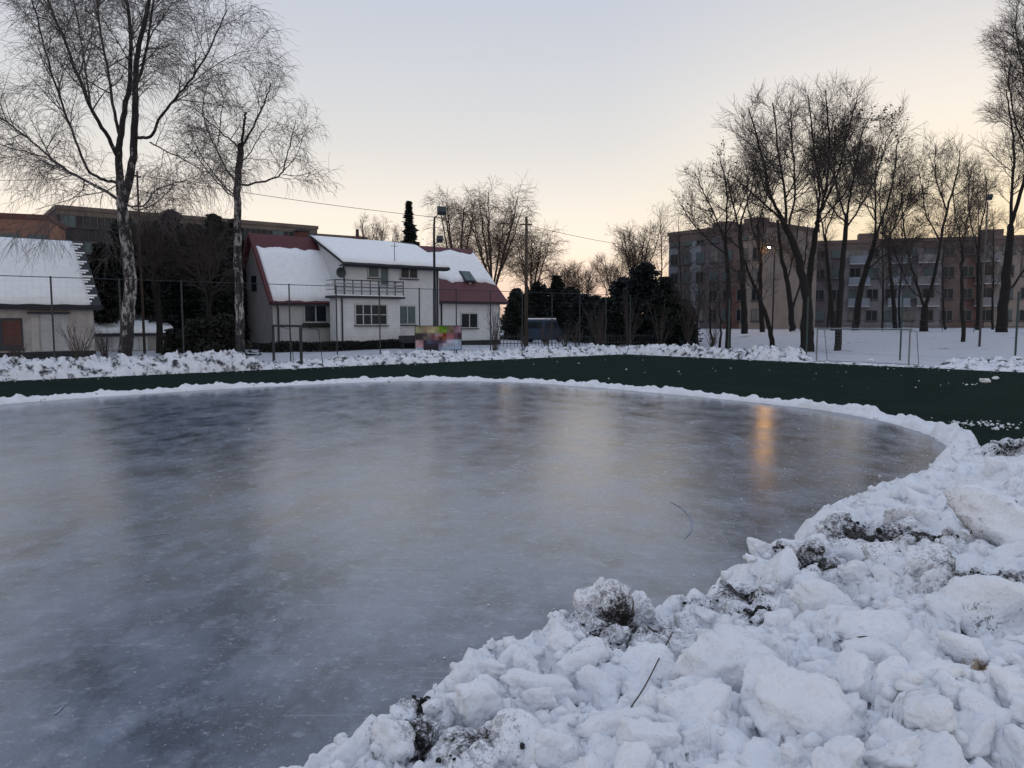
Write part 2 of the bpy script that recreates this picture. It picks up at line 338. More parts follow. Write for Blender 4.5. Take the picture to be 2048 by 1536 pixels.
def ice_mat():
    m, N, Lk, P = nodes('ice')
    g = N.new('ShaderNodeNewGeometry'); pos = g.outputs['Position']
    def nz(scale, st=(1, 1, 1), det=6, rot=0, rough=.6):
        mp = N.new('ShaderNodeMapping'); mp.inputs['Scale'].default_value = st; mp.inputs['Rotation'].default_value = (0, 0, rot); Lk(pos, mp.inputs[0])
        n = N.new('ShaderNodeTexNoise'); n.inputs['Scale'].default_value = scale; n.inputs['Detail'].default_value = det; n.inputs['Roughness'].default_value = rough
        Lk(mp.outputs[0], n.inputs['Vector']); return n.outputs[0]
    def rng(v, a, b, c, d):
        r = N.new('ShaderNodeMapRange'); Lk(v, r.inputs[0])
        for i, q in enumerate((a, b, c, d)): r.inputs[i + 1].default_value = q
        return r.outputs[0]
    def mixc(fac, a, b):
        x = N.new('ShaderNodeMix'); x.data_type = 'RGBA'; Lk(fac, x.inputs[0])
        for i, q in ((6, a), (7, b)):
            if isinstance(q, tuple): x.inputs[i].default_value = (*q, 1)
            else: Lk(q, x.inputs[i])
        return x.outputs[2]
    big = nz(.33, (1, 1.25, 1), 7, R(25), .62); blot = nz(1.1, (1.1, .8, 1), 7, R(38), .66); mid = nz(3.0, (1.1, .85, 1), 8, R(40), .72)
    fine = nz(12, (.8, 1.1, 1), 6, R(42), .72); speck = nz(42, (1, 1, 1), 3); cut = nz(6, (.10, 3.2, 1), 4, R(28), .6); cut2 = nz(5, (.12, 3.0, 1), 4, R(-35), .6)
    c = mixc(rng(big, .36, .64, 0, 1), (.026, .046, .076), (.082, .112, .165))
    c = mixc(rng(blot, .44, .64, .0, .85), c, (.145, .182, .250))
    c = mixc(rng(blot, .47, .34, .0, .85), c, (.016, .029, .050))
    c = mixc(rng(mid, .50, .70, 0, .75), c, (.20, .240, .315))
    c = mixc(rng(fine, .57, .70, 0, .7), c, (.31, .345, .41))
    c = mixc(rng(cut, .64, .70, 0, .35), c, (.30, .33, .38))
    c = mixc(rng(cut2, .66, .71, 0, .30), c, (.30, .33, .38))
    c = mixc(rng(speck, .66, .72, 0, .75), c, (.46, .50, .56))
    Lk(c, P.inputs['Base Color'])
    a = N.new('ShaderNodeMath'); a.operation = 'ADD'; Lk(rng(mid, .3, .7, .10, .19), a.inputs[0]); Lk(rng(blot, .35, .65, 0, .09), a.inputs[1]); Lk(a.outputs[0], P.inputs['Roughness'])
    P.inputs['IOR'].default_value = 1.85
    add = N.new('ShaderNodeMath'); add.operation = 'MULTIPLY_ADD'; Lk(fine, add.inputs[0]); add.inputs[1].default_value = .30; Lk(mid, add.inputs[2])
    ad2 = N.new('ShaderNodeMath'); ad2.operation = 'MULTIPLY_ADD'; Lk(blot, ad2.inputs[0]); ad2.inputs[1].default_value = 2.6; Lk(add.outputs[0], ad2.inputs[2])
    bp = N.new('ShaderNodeBump'); bp.inputs['Strength'].default_value = .17; bp.inputs['Distance'].default_value = .02; Lk(ad2.outputs[0], bp.inputs['Height']); Lk(bp.outputs[0], P.inputs['Normal'])
ice_mat()
# ------------------------------------------------------------------ terrain
U = np.array([math.cos(R(40)), math.sin(R(40))]); V_ = np.array([U[1], -U[0]]); NL = np.array([-U[1], U[0]])   # pitch: U along the left edge, V_ along the right edge
CORN = np.array([8.0, 53.0])
def gL(x, y): return (x - CORN[0]) * NL[0] + (y - CORN[1]) * NL[1]      # metres outside the left touch line
def gR(x, y): return (x - CORN[0]) * U[0] + (y - CORN[1]) * U[1]        # metres outside the right line
def terrain(x, y):
    a = .32 * sstep(3, 14, gL(x, y)); b = 1.35 * sstep(8, 30, gR(x, y))
    return np.maximum(a, b)
def ground():
    ax = np.unique(np.concatenate([np.linspace(-60, 70, 140), -60 - np.geomspace(1, 1400, 26), 70 + np.geomspace(1, 1400, 26)]))
    ay = np.unique(np.concatenate([np.linspace(-12, 110, 130), -12 - np.geomspace(1, 600, 16), 110 + np.geomspace(1, 1800, 28)]))
    X, Y = np.meshgrid(ax, ay)
    out = np.maximum(gL(X, Y), gR(X, Y))
    Z = terrain(X, Y) + np.where(out > .3, .10 * fbm(X * .35, Y * .35, 0, 5, 3) + .04 * fbm(X * 1.2, Y * 1.2, 0, 9, 2), 0) * sstep(.3, 4, out) - .06 * (1 - sstep(.2, 1.2, out))
    n, m = X.shape; i = np.arange(n * m).reshape(n, m)
    q = np.stack([i[:-1, :-1], i[:-1, 1:], i[1:, 1:], i[1:, :-1]], -1).reshape(-1, 4)
    o = obj('snowy_ground', np_mesh('snowy_ground', np.stack([X, Y, Z], -1).reshape(-1, 3), q, True), 'snow_ground')
    tag(o, 'snow covered ground around the pitch and up the bank', None, None, 'structure')
snow_mat('snow_ground', (.52, .54, .59), .14, .55, (.16, .15, .14), bump=.4, bscale=6)
snow_mat('snow_bank', (.80, .82, .87), .60, 2.2, (.05, .052, .055), bump=.5, bscale=10)
snow_mat('snow_roof', (.90, .915, .93), 0, bump=.2, bscale=3)
ground()
def turf():
    c = np.array([*CORN]); _ = [c, c + V_ * 60, c + V_ * 60 - U * 85, c - U * 85]
    nu, nv = 60, 44
    vs = []; 
    for i in range(nv + 1):
        for j in range(nu + 1):
            p = c + V_ * (60 * i / nv) - U * (85 * j / nu); vs.append((p[0], p[1], 0))
    q = [(i * (nu + 1) + j, i * (nu + 1) + j + 1, (i + 1) * (nu + 1) + j + 1, (i + 1) * (nu + 1) + j) for i in range(nv) for j in range(nu)]
    me = np_mesh('artificial_turf', vs, q); me.flip_normals()
    tag(obj('artificial_turf', me, 'turf'), 'dark green artificial turf pitch around the ice', None, None, 'structure')
turf()
# ------------------------------------------------------------------ the ice sheet and its rim
FAR = [(-700, 905), (-330, 850), (0, 808), (100, 800), (250, 790), (400, 780), (600, 769), (760, 763), (900, 761), (1050, 764), (1200, 775), (1350, 788), (1500, 803), (1600, 814), (1700, 827), (1800, 847), (1865, 868), (1900, 888), (1912, 905)]
NEAR = [(560, 1545), (700, 1470), (830, 1405), (900, 1352), (1000, 1292), (1100, 1265), (1160, 1228), (1210, 1198), (1290, 1204), (1380, 1170), (1480, 1130), (1560, 1090), (1640, 1050), (1685, 1000), (1760, 970), (1850, 945), (1908, 915)]
far_w = [gpt(x, y, .03) for x, y in FAR]
def crest_z(py): return .40 - .18 * float(sstep(1100, 915, py))
crest = [gpt(x, y, crest_z(y)) for x, y in NEAR]
c0 = crest[0]; crest = [c0 + np.array([-5.5, -2.9, 0]), c0 + np.array([-2.4, -1.35, 0])] + crest
crest += [gpt(1935, 890, .24), gpt(1990, 888, .30), gpt(2060, 868, .5), gpt(2250, 850, .5) , gpt(2700, 850, .5)]
def smooth_line(pts, n=3):
    pts = [np.array(p, float) for p in pts]
    for _ in range(n):
        q = [pts[0]]
        for a, b in zip(pts[:-1], pts[1:]): q += [a * .75 + b * .25, a * .25 + b * .75]
        pts = q + [pts[-1]]
    return np.array(pts)
far_s = smooth_line(far_w, 3); crest_s = smooth_line(crest, 2)
def ice():
    near_under = [(p[0] + .35, p[1] - .35) for p in crest_s if p[0] < 7.3][::-1]
    poly = [(p[0], p[1]) for p in far_s] + [(7.6, 11.6)] + near_under + [(-30, -6)]
    me = bpy.data.meshes.new('ice'); me.from_pydata([(x, y, .03) for x, y in poly], [], [tuple(range(len(poly)))]); me.update()
    bm = bmesh.new(); bm.from_mesh(me); bmesh.ops.triangulate(bm, faces=bm.faces)
    for f in bm.faces:
        if f.normal.z < 0: f.normal_flip()
    bm.to_mesh(me); bm.free()
    o = tag(obj('ice_rink', me, 'ice'), 'frozen grey blue ice sheet with dull reflections', None, None, 'structure')
    # skate scratches: thin raised lines of frost
    rng = random.Random(4)
    def arc(pix, w):
        P = smooth_line([gpt(x, y, .034) for x, y in pix], 3); mb = MB()
        for i, p in enumerate(P):
            t = P[min(i + 1, len(P) - 1)] - P[max(i - 1, 0)]; t /= np.linalg.norm(t); s = np.array([-t[1], t[0], 0]) * w * (1 - abs(2 * i / (len(P) - 1) - 1) ** 3 + .08)
            mb.v += [tuple(p - s), tuple(p + s)]
        mb.f = [(2 * i, 2 * i + 1, 2 * i + 3, 2 * i + 2) for i in range(len(P) - 1)]
        mb.build('skate_mark', 'frost', o)
    arc([(1340, 1003), (1368, 1018), (1384, 1040), (1384, 1062), (1368, 1078)], .010)
    arc([(1395, 858), (1440, 864), (1475, 874), (1490, 886)], .02)
    arc([(110, 1428), (118, 1420), (127, 1411)], .009)
    arc([(250, 1082), (300, 1070), (352, 1066)], .008)
    return o
ICE = ice()
snow_mat('snow_rim', (.80, .82, .86), .05, 3, bump=.5, bscale=12)
def rim():
    # swept lumpy ridge of snow along the far edge of the ice
    P = far_s; d = np.r_[0, np.cumsum(np.linalg.norm(np.diff(P, axis=0), axis=1))]
    s = np.arange(0, d[-1], .055); X = np.interp(s, d, P[:, 0]); Y = np.interp(s, d, P[:, 1])
    T = np.stack([np.gradient(X), np.gradient(Y)], -1); T /= np.linalg.norm(T, axis=1)[:, None]; Nn = np.stack([-T[:, 1], T[:, 0]], -1)
    k = 13; w = np.linspace(-1, 1, k)
    S, Wd = np.meshgrid(s, w, indexing='ij')
    wid = .28 + .10 * fbm(S * .5, 0 * S, 0, 31, 3); H = (.13 + .05 * fbm(S * .5, 0 * S, 0, 32, 3) + .09 * fbm(S * 5, Wd * 1.5, 0, 38, 4)) * (1 + .6 * sstep(d[-1] - 9, d[-1], S))
    off = Wd * wid * 1.1 + .18 + .06 * fbm(S * 1.1, 0 * S, 0, 33, 2) + .10 * fbm(S * 6, 0 * S, 0, 39, 3)
    Z = H * np.clip(1 - np.abs(Wd) ** 2.6, 0, 1) * (1 + .9 * fbm(S * 2.5, Wd * 1.6, 0, 34, 4)) + .02
    Z[:, 0] = Z[:, -1] = -.02
    Xg = X[:, None] + Nn[:, 0][:, None] * off; Yg = Y[:, None] + Nn[:, 1][:, None] * off
    n, m = S.shape; i = np.arange(n * m).reshape(n, m)
    q = np.stack([i[:-1, :-1], i[1:, :-1], i[1:, 1:], i[:-1, 1:]], -1).reshape(-1, 4)
    tag(obj('snow_rim', np_mesh('snow_rim', np.stack([Xg, Yg, Z], -1).reshape(-1, 3), q, True), 'snow_rim'), 'low white ridge of snow lining the far edge of the ice', None, None, 'structure')
rim()
# ------------------------------------------------------------------ near heap of ploughed snow
cr2 = crest_s[:, :2]
def heap_sd(x, y):
    """signed distance to the crest line (positive on the heap side) and crest height there"""
    best = np.full(x.shape, 1e9); sd = np.zeros(x.shape); hz = np.zeros(x.shape)
    for a, b in zip(crest_s[:-1], crest_s[1:]):
        ex, ey = b[0] - a[0], b[1] - a[1]; L2 = ex * ex + ey * ey
        t = np.clip(((x - a[0]) * ex + (y - a[1]) * ey) / L2, 0, 1)
        dx, dy = x - a[0] - t * ex, y - a[1] - t * ey; d = dx * dx + dy * dy
        c = ex * dy - ey * dx
        up = d < best - 1e-9
        best = np.where(up, d, best); sd = np.where(up, np.where(c < 0, 1, -1) * np.sqrt(d), sd); hz = np.where(up, a[2] + t * (b[2] - a[2]), hz)
    return sd, hz
def heap_base(x, y):
    sd, hz = heap_sd(x, y)
    inn = hz + .34 * sstep(.2, 2.6, sd) + .10 * fbm(x * .9, y * .9, 0, 71, 3) * sstep(0, .6, sd)
    outn = hz * (1 - sstep(0, .42, -sd)) - .12 * sstep(.15, .6, -sd)
    return np.where(sd > 0, inn, outn), sd
def heap_h(x, y):
    x = np.asarray(x, float); y = np.asarray(y, float)
    jx = x + .16 * fbm(x * 2.2, y * 2.2, 0, 81, 3); jy = y + .16 * fbm(x * 2.2, y * 2.2, 0, 91, 3)
    b, sd = heap_base(jx, jy)
    return b + rubble(x, y) * sstep(-.55, .05, sd)
def heap_hit(px, py):
    r = ray(px, py); t = np.geomspace(1.2, 24, 420); P = _e[None] + r[None] * t[:, None]
    b, sd = heap_base(P[:, 0], P[:, 1]); below = P[:, 2] < b
    i = int(np.argmax(below)) if below.any() else len(t) - 1
    return P[i], t[i]
BLK = (.050, .046, .044); BRN = (.42, .33, .24); GRY = (.22, .22, .23)
for (px, py, rp, col) in [(1262, 1262, 80, BLK), (1215, 1290, 40, BLK), (1735, 1075, 75, BLK), (1645, 1130, 60, BLK), (1480, 1180, 40, BLK), (1405, 1200, 40, BLK), (1990, 1165, 90, BLK),
                          (830, 1480, 50, BLK), (955, 1510, 60, BLK), (830, 1408, 26, BLK), (2040, 885, 50, BLK), (1840, 1085, 60, BLK), (1545, 1240, 45, GRY), (1640, 1390, 60, GRY), (2020, 1185, 50, BLK),
                          (1560, 1098, 30, BLK), (1510, 1215, 30, BLK), (1960, 1235, 48, GRY), (1990, 1215, 30, GRY), (1930, 1260, 30, GRY), (1752, 1268, 42, BRN), (1955, 1345, 40, BRN), (1180, 1330, 30, BLK), (1790, 1120, 45, BLK)]:
    p, t = heap_hit(px, py); SPOTS.append((float(p[0]), float(p[1]), float(p[2]), rp / F * t * (1.25 if col == BLK else .95), col))
snow_mat('snow_heap', (.87, .885, .915), .05, 1.6, (.30, .30, .31), SPOTS, bump=.8, bscale=16)
def heap():
    th = np.linspace(R(-78), R(82), 560); rr = np.geomspace(.9, 24, 390)
    TT, RR = np.meshgrid(th, rr); X = RR * np.sin(TT); Y = RR * np.cos(TT) - .2
    Z = heap_h(X, Y)
    n, m = X.shape; i = np.arange(n * m).reshape(n, m)
    q = np.stack([i[:-1, :-1], i[1:, :-1], i[1:, 1:], i[:-1, 1:]], -1).reshape(-1, 4)
    zf = Z.ravel(); q = q[(zf[q] > -.10).any(1)]
    used = np.unique(q); rm = np.full(n * m, -1); rm[used] = np.arange(len(used))
    me = np_mesh('snow_heap', np.stack([X, Y, Z], -1).reshape(-1, 3)[used], rm[q][:, ::-1], True)
    return tag(obj('snow_heap', me, 'snow_heap'), 'ploughed heap of broken snow along the near edge of the ice', None, None, 'structure')
HEAP = heap()
def chunk_mesh(name, seed, sub=4, p=9, blocky=.0):
    bm = bmesh.new(); bmesh.ops.create_icosphere(bm, subdivisions=sub, radius=1)
    D = np.array([v.co[:] for v in bm.verts]); Fc = np.array([[v.index for v in f.verts] for f in bm.faces]); bm.free()
    g = np.random.default_rng(seed)
    if blocky > 0:
        n = np.array([[1, 0, 0], [-1, 0, 0], [0, 1, 0], [0, -1, 0], [0, 0, 1], [0, 0, -1]], float) + g.normal(0, .16, (6, 3)); n = np.vstack([n, g.normal(0, 1, (4, 3))])
        dd = np.r_[g.uniform(.62, .85, 6), g.uniform(.75, .95, 4)]
    else:
        n = g.normal(0, 1, (10, 3)); dd = g.uniform(.6, 1.0, 10)
    n /= np.linalg.norm(n, axis=1)[:, None]
    r = (np.maximum(D @ n.T, 0.02) / dd) ** p; r = r.sum(1) ** (-1 / p); r = np.minimum(r, 1.25)
    o = seed * 13.7
    r = r * (1 + .28 * fbm(D[:, 0] * 1.6 + o, D[:, 1] * 1.6, D[:, 2] * 1.6, seed, 2) + .22 * fbm(D[:, 0] * 4 + o, D[:, 1] * 4, D[:, 2] * 4, seed + 1, 3) + .10 * np.abs(fbm(D[:, 0] * 9 + o, D[:, 1] * 9, D[:, 2] * 9, seed + 2, 3)))
    me = np_mesh(name, D * r[:, None], Fc, True); me.materials.append(MAT['snow_heap']); return me
CH = [chunk_mesh('snow_lump', i + 1, 4, 9 + i % 4 * 5, .0 if i % 3 else 1.) for i in range(16)]
def lumps():
    rng = random.Random(11); placed = []
    tries = 0
    while len(placed) < 290 and tries < 6000:
        tries += 1
        # roughly even over the visible heap, denser towards the near part
        px = rng.uniform(560, 2150); py = 900 + 760 * rng.random() ** .8
        p, t = heap_hit(px, py)
        sd, _ = heap_sd(np.array([p[0]]), np.array([p[1]])); sd = float(sd[0])
        if sd < .02 or t > 16: continue
        big = rng.random()
        r = (rng.uniform(.055, .09) if big < .55 else rng.uniform(.09, .13) if big < .93 else rng.uniform(.13, .165)) * (1 + .05 * t)
        if any((p[0] - a) ** 2 + (p[1] - b) ** 2 < (.62 * (r + c)) ** 2 for a, b, c in placed): continue
        placed.append((p[0], p[1], r))
        z = float(heap_h(p[0], p[1]))
        o = bpy.data.objects.new('snow_lump', CH[rng.randrange(16)]); COL.objects.link(o); o.parent = HEAP
        o.location = (p[0], p[1], z + r * rng.uniform(-.30, .22)); o.rotation_euler = (rng.uniform(-.7, .7), rng.uniform(-.7, .7), rng.uniform(0, 6.3))
        s = rng.uniform(.8, 1.35); o.scale = (r * s, r * rng.uniform(.8, 1.2), r * rng.uniform(.6, .95))
lumps()
def blocks():
    L = [(1865, 1160, 62, 1.05, 'rounded snow block with smooth top next to the dark soil patch at the right', 2, .95),
         (1962, 1228, 85, 1.1, 'big grey speckled icy snow block near the right edge of the photo', 5, .8),
         (1358, 1440, 46, .9, 'small cube shaped snow block low in the heap', 6, 1.1),
         (1600, 1440, 112, 1.2, 'wide low snow block lying in the front of the heap', 4, .6),
         (1440, 1345, 105, 1.1, 'large broad snow block behind the cube shaped one', 7, .75),
         (1208, 1240, 52, .85, 'tall rounded snow lump standing at the ice edge beside black soil', 1, 1.35),
         (1300, 1505, 85, 1.2, 'squared bluish snow block at the bottom of the photo', 9, .7),
         (2005, 1075, 120, 1.1, 'broad smooth snow slab at the right edge above the dark soil', 10, .6),
         (1820, 1052, 58, 1.3, 'slanted snow slab overhanging a dark hollow', 12, .7),
         (1745, 1275, 62, 1.1, 'snow block with a yellowish brown stain on its right side', 8, .8),
         (1925, 1325, 58, .95, 'round snow block with a dark brown stain on its side', 11, 1.0),
         (940, 1372, 46, 1.3, 'pointed snow lump on the ice edge in the lower middle', 13, .9),
         (1085, 1395, 105, 1.7, 'long flat snow slab lying parallel to the ice edge', 3, .42),
         (1640, 1215, 75, 1.1, 'broad dome of snow in the middle of the heap', 14, .75),
         (1560, 1268, 48, 1.1, 'angular snow block with a sharp top edge in mid heap', 0, .9),
         (1740, 1340, 70, 1.1, 'jagged snow block with broken grey face', 15, .8)]
    rng = random.Random(5)
    for px, py, hw, asp, lab, ci, zs in L:
        p, t = heap_hit(px, py); r = hw / F * t
        o = bpy.data.objects.new('snow_block', CH[ci]); COL.objects.link(o)
        z = float(heap_base(np.array([p[0]]), np.array([p[1]]))[0][0])
        o.location = (p[0], p[1], z + r * zs * .32); o.rotation_euler = (rng.uniform(-.25, .25), rng.uniform(-.25, .25), rng.uniform(-.6, .6)); r *= .80; o.scale = (r * 1.08, r / asp, r * zs)
        tag(o, lab, 'snow block', 'large snow blocks on the near heap')
blocks()
def scatter_mesh(name, pts, sizes, m, parent=None, sub=1, seed=0):
    bm = bmesh.new(); bmesh.ops.create_icosphere(bm, subdivisions=sub, radius=1)
    D = np.array([v.co[:] for v in bm.verts]); Fc = np.array([[v.index for v in f.verts] for f in bm.faces]); bm.free()
    g = np.random.default_rng(seed); n = len(pts); pts = np.array(pts); sizes = np.array(sizes)
    rad = g.uniform(.65, 1.25, (n, len(D))); sc = g.uniform(.7, 1.3, (n, 1, 3)); sc[:, :, 2] *= .8
    V = D[None] * rad[:, :, None] * sc * sizes[:, None, None] + pts[:, None, :]
    Fa = Fc[None] + (np.arange(n) * len(D))[:, None, None]
    o = obj(name, np_mesh(name, V.reshape(-1, 3), Fa.reshape(-1, 3), sub > 1), m, parent); o['kind'] = 'stuff'; return o
def crumbs():
    g = np.random.default_rng(3)
    pts, sz = [], []
    r = .95 * (24 / .95) ** g.random(60000); a = g.uniform(R(-60), R(60), 60000); x = r * np.sin(a); y = r * np.cos(a)
    sd, _ = heap_sd(x, y); keep = (sd > -.15) & (r < 16); x, y, r = x[keep][:4500], y[keep][:4500], r[keep][:4500]
    z = heap_h(x, y); s = np.exp(g.normal(-4.3, .6, len(x))) * (1 + .08 * r)
    scatter_mesh('snow_crumbs', np.stack([x, y, z + s * .3], -1), s, 'snow_heap', HEAP, 1, 1)
    r = 1.3 * (15 / 1.3) ** g.random(9000); a = g.uniform(R(-48), R(50), 9000); x = r * np.sin(a); y = r * np.cos(a); sd, _ = heap_sd(x, y); keep = sd > -.05; x, y, r = x[keep][:1300], y[keep][:1300], r[keep][:1300]
    z = heap_h(x, y); s = g.uniform(.018, .045, len(x)) * (1 + .06 * r); scatter_mesh('small_snow_chunks', np.stack([x, y, z + s * .25], -1), s, 'snow_heap', HEAP, 2, 6)
    pts, sz = [], []
    for (x, y, z, rad, col) in SPOTS:
        if col != BLK: continue
        n = 170
        px = x + g.normal(0, rad * .40, n); py = y + g.normal(0, rad * .45, n); pz = heap_h(px, py)
        s = np.exp(g.normal(-5.2, .5, n)) * (1 + .08 * math.hypot(x, y))
        pts.append(np.stack([px, py, pz + s * .4], -1)); sz.append(s)
    scatter_mesh('soil_crumbs', np.concatenate(pts), np.concatenate(sz), 'dirt', HEAP, 1, 2)
    # crumbs of snow blown on the ice near the heap and over the turf
    x = g.uniform(-9, 9, 26000); y = g.uniform(1.5, 22, 26000); sd, _ = heap_sd(x, y); keep = (sd < -.25) & (g.random(26000) < np.exp(sd * 1.5) * .5 + .006) ; x, y = x[keep], y[keep]
    s = np.exp(g.normal(-5.5, .45, len(x))); scatter_mesh('ice_crumbs', np.stack([x, y, np.full(len(x), .03) + s * .4], -1), s, 'snow_rim', ICE, 1, 4)
crumbs()
# ------------------------------------------------------------------ far banks of ploughed snow around the pitch
def bank(name, label, org, du, dn, s0, s1, hfun, wfun, seed, step=.07):
    s = np.arange(s0, s1, step); w = np.linspace(-.05, 1.05, 46); S, Wn = np.meshgrid(s, w, indexing='ij')
    wid = wfun(S); jag = .45 * fbm(S * .9, 0 * S, 0, seed, 4) + .25 * fbm(S * 3, 0 * S, 0, seed + 5, 3)
    off = jag * (1 - Wn) + Wn * wid
    X = org[0] + du[0] * S + dn[0] * off; Y = org[1] + du[1] * S + dn[1] * off
    prof = np.clip(np.sin(np.clip(Wn, 0, 1) * math.pi), 0, 1) ** .55
    H = hfun(S) * (1 + .5 * fbm(S * .45, Wn * .8, 0, seed + 1, 3))
    rub = rubble(X, Y, 1.5, 1.0, seed + 2)
    Z = terrain(X, Y) + prof * (H + rub * np.clip(H * 2.6, .25, 1.3)) - .05 * (1 - prof)
    n, m = S.shape; i = np.arange(n * m).reshape(n, m)
    q = np.stack([i[:-1, :-1], i[1:, :-1], i[1:, 1:], i[:-1, 1:]], -1).reshape(-1, 4)
    if du[0] * dn[1] - du[1] * dn[0] < 0: q = q[:, ::-1]
    tag(obj(name, np_mesh(name, np.stack([X, Y, Z], -1).reshape(-1, 3), q, True), 'snow_bank'), label, None, None, 'structure')
def LP(t, w=0.0):        # point along the left touch line (t metres from its start at the photo's left edge), w metres outside
    p = CORN - U * (36.6 - t) + NL * w; return p
P0 = LP(0)
def bump_fn(S, *pk):
    h = 0
    for a, b, v, e in pk: h = h + v * sstep(a - e, a + e, S) * (1 - sstep(b - e, b + e, S))
    return h
bank('snow_bank', 'long lumpy snow bank below the fence in front of the houses', P0, U, NL, -9, 36.8,
     lambda S: bump_fn(S, (-20, 10.2, .78, .8), (10.2, 14.5, .28, .8), (14.5, 40, .50, 1)), lambda S: 2.3 + 0 * S, 301)
bank('snow_bank', 'snow bank in front of the tree group right of the pitch corner', CORN, V_, U, -.6, 13.6,
     lambda S: bump_fn(S, (-3, 12.8, .62, .5)) + .04, lambda S: 2.2 + 0 * S, 351)
bank('snow_bank', 'low smooth strip of snow under the silver goal', CORN, V_, U, 13.3, 20.2,
     lambda S: .06 + 0 * S, lambda S: 1.2 + 0 * S, 371)
bank('snow_bank', 'broad dark streaked snow bank right of the silver goal', CORN, V_, U, 19.8, 40,
     lambda S: bump_fn(S, (20.4, 60, .40, .8)) + .05, lambda S: 4.2 + 0 * S, 391)
def turf_snow():
    g = np.random.default_rng(8); pts, s = [], []
    for (px, py, n, sp) in [(1985, 850, 50, .6), (1940, 770, 8, .5), (1700, 745, 8, 3), (1500, 742, 8, 3), (1250, 725, 6, 3), (1850, 775, 6, 3), (1950, 848, 40, .5)]:
        c = gpt(px, py, 0)
        for _ in range(n): pts.append((c[0] + g.normal(0, sp), c[1] + g.normal(0, sp * .6), .015)); s.append(math.exp(g.normal(-3.9, .5)))
    for w, amt in ((0.0, 170),):
        for _ in range(amt):
            t = g.uniform(-5, 36); p = LP(t, -abs(g.normal(0, .7))); pts.append((p[0], p[1], .01)); s.append(math.exp(g.normal(-3.9, .5)))
            t = g.uniform(0, 32); p = CORN + V_ * t - U * abs(g.normal(0, .8)); pts.append((p[0], p[1], .01)); s.append(math.exp(g.normal(-3.9, .5)))
    tag(scatter_mesh('snow_crumbs', pts, s, 'snow_rim', None, 1, 9), 'white crumbs of snow strewn over the dark turf', 'snow', None, 'stuff')
    for px, py, r, ci, lab in [(1970, 766, .17, 3, 'white clod of snow lying alone on the dark turf at the right'), (1990, 758, .09, 5, 'small snow clod behind the larger clod on the turf'),
                               (1742, 723, .14, 2, 'small dark edged snow clod on the turf before the silver goal')]:
        p = gpt(px, py, 0); o = bpy.data.objects.new('snow_clod', CH[ci]); COL.objects.link(o); o.location = (p[0], p[1], r * .5); o.scale = (r * 1.2, r, r * .7); tag(o, lab, 'snow clod', 'snow clods on the turf')
turf_snow()
# ------------------------------------------------------------------ buildings
def window(parent, x0, x1, z0, z1, y=0.0, mull=1, glass='glass', fr='frame_white', fw=.07, sill=True, transom=None):
    """window part (glass) with frame and sill sub-parts, set on local plane y (outside is -y)"""
    w = MB().box(x0, x1, y - .03, y + .02, z0, z1).build('window', glass, parent)
    f = MB()
    f.box(x0 - .03, x0 + fw, y - .07, y - .032, z0, z1); f.box(x1 - fw, x1 + .03, y - .07, y - .032, z0, z1)
    f.box(x0 + fw, x1 - fw, y - .07, y - .032, z1 - fw, z1 + .03); f.box(x0 + fw, x1 - fw, y - .07, y - .032, z0 - .02, z0 + fw)
    for i in range(mull):
        c = x0 + (x1 - x0) * (i + 1) / (mull + 1); f.box(c - fw * .6, c + fw * .6, y - .068, y - .032, z0 + fw, z1 - fw)
    if transom: 
        zz = z0 + (z1 - z0) * transom; f.box(x0 + fw, x1 - fw, y - .066, y - .033, zz - .03, zz + .03)
    f.build('window_frame', fr, w)
    if sill: MB().box(x0 - .08, x1 + .08, y - .16, y + .01, z0 - .09, z0 - .03).build('sill', 'trim_dark', w)
    return w
def snow_slab(parent, name, o, eu, ev, nrm, L, top, bot, th, m='snow_roof', n=60, seed=1):
    """blanket of snow on a roof plane: from v=top(u) to v=bot(u), with a rounded uneven edge"""
    o, eu, ev, nrm = [np.array(a, float) for a in (o, eu, ev, nrm)]
    k = 8; us = np.linspace(0, L, n); V = []; 
    for i, u in enumerate(us):
        a, b = top(u), bot(u)
        for j in range(k + 1):
            v = a + (b - a) * j / k; e = min(1, min(j, k - j) * 1.2) * min(1, min(i, n - 1 - i) * .6 + .25)
            h = .015 + th * e * (1 + .35 * float(fbm(np.array(u * .8), np.array(v * .8), 0, seed, 2)))
            V.append(o + eu * u + ev * v + nrm * h)
    q = [(i * (k + 1) + j, (i + 1) * (k + 1) + j, (i + 1) * (k + 1) + j + 1, i * (k + 1) + j + 1) for i in range(n - 1) for j in range(k)]
    b = len(V); rimi = [i * (k + 1) for i in range(n)] + [(n - 1) * (k + 1) + j for j in range(1, k + 1)] + [i * (k + 1) + k for i in range(n - 2, -1, -1)] + [j for j in range(k - 1, 0, -1)]
    V += [V[i] - nrm * (th * .9 if False else .03) for i in rimi]
    m_ = len(rimi); q += [(rimi[i], rimi[(i + 1) % m_], b + (i + 1) % m_, b + i) for i in range(m_)]
    mb = MB().add(V, q); return mb.build(name, m, parent, True)
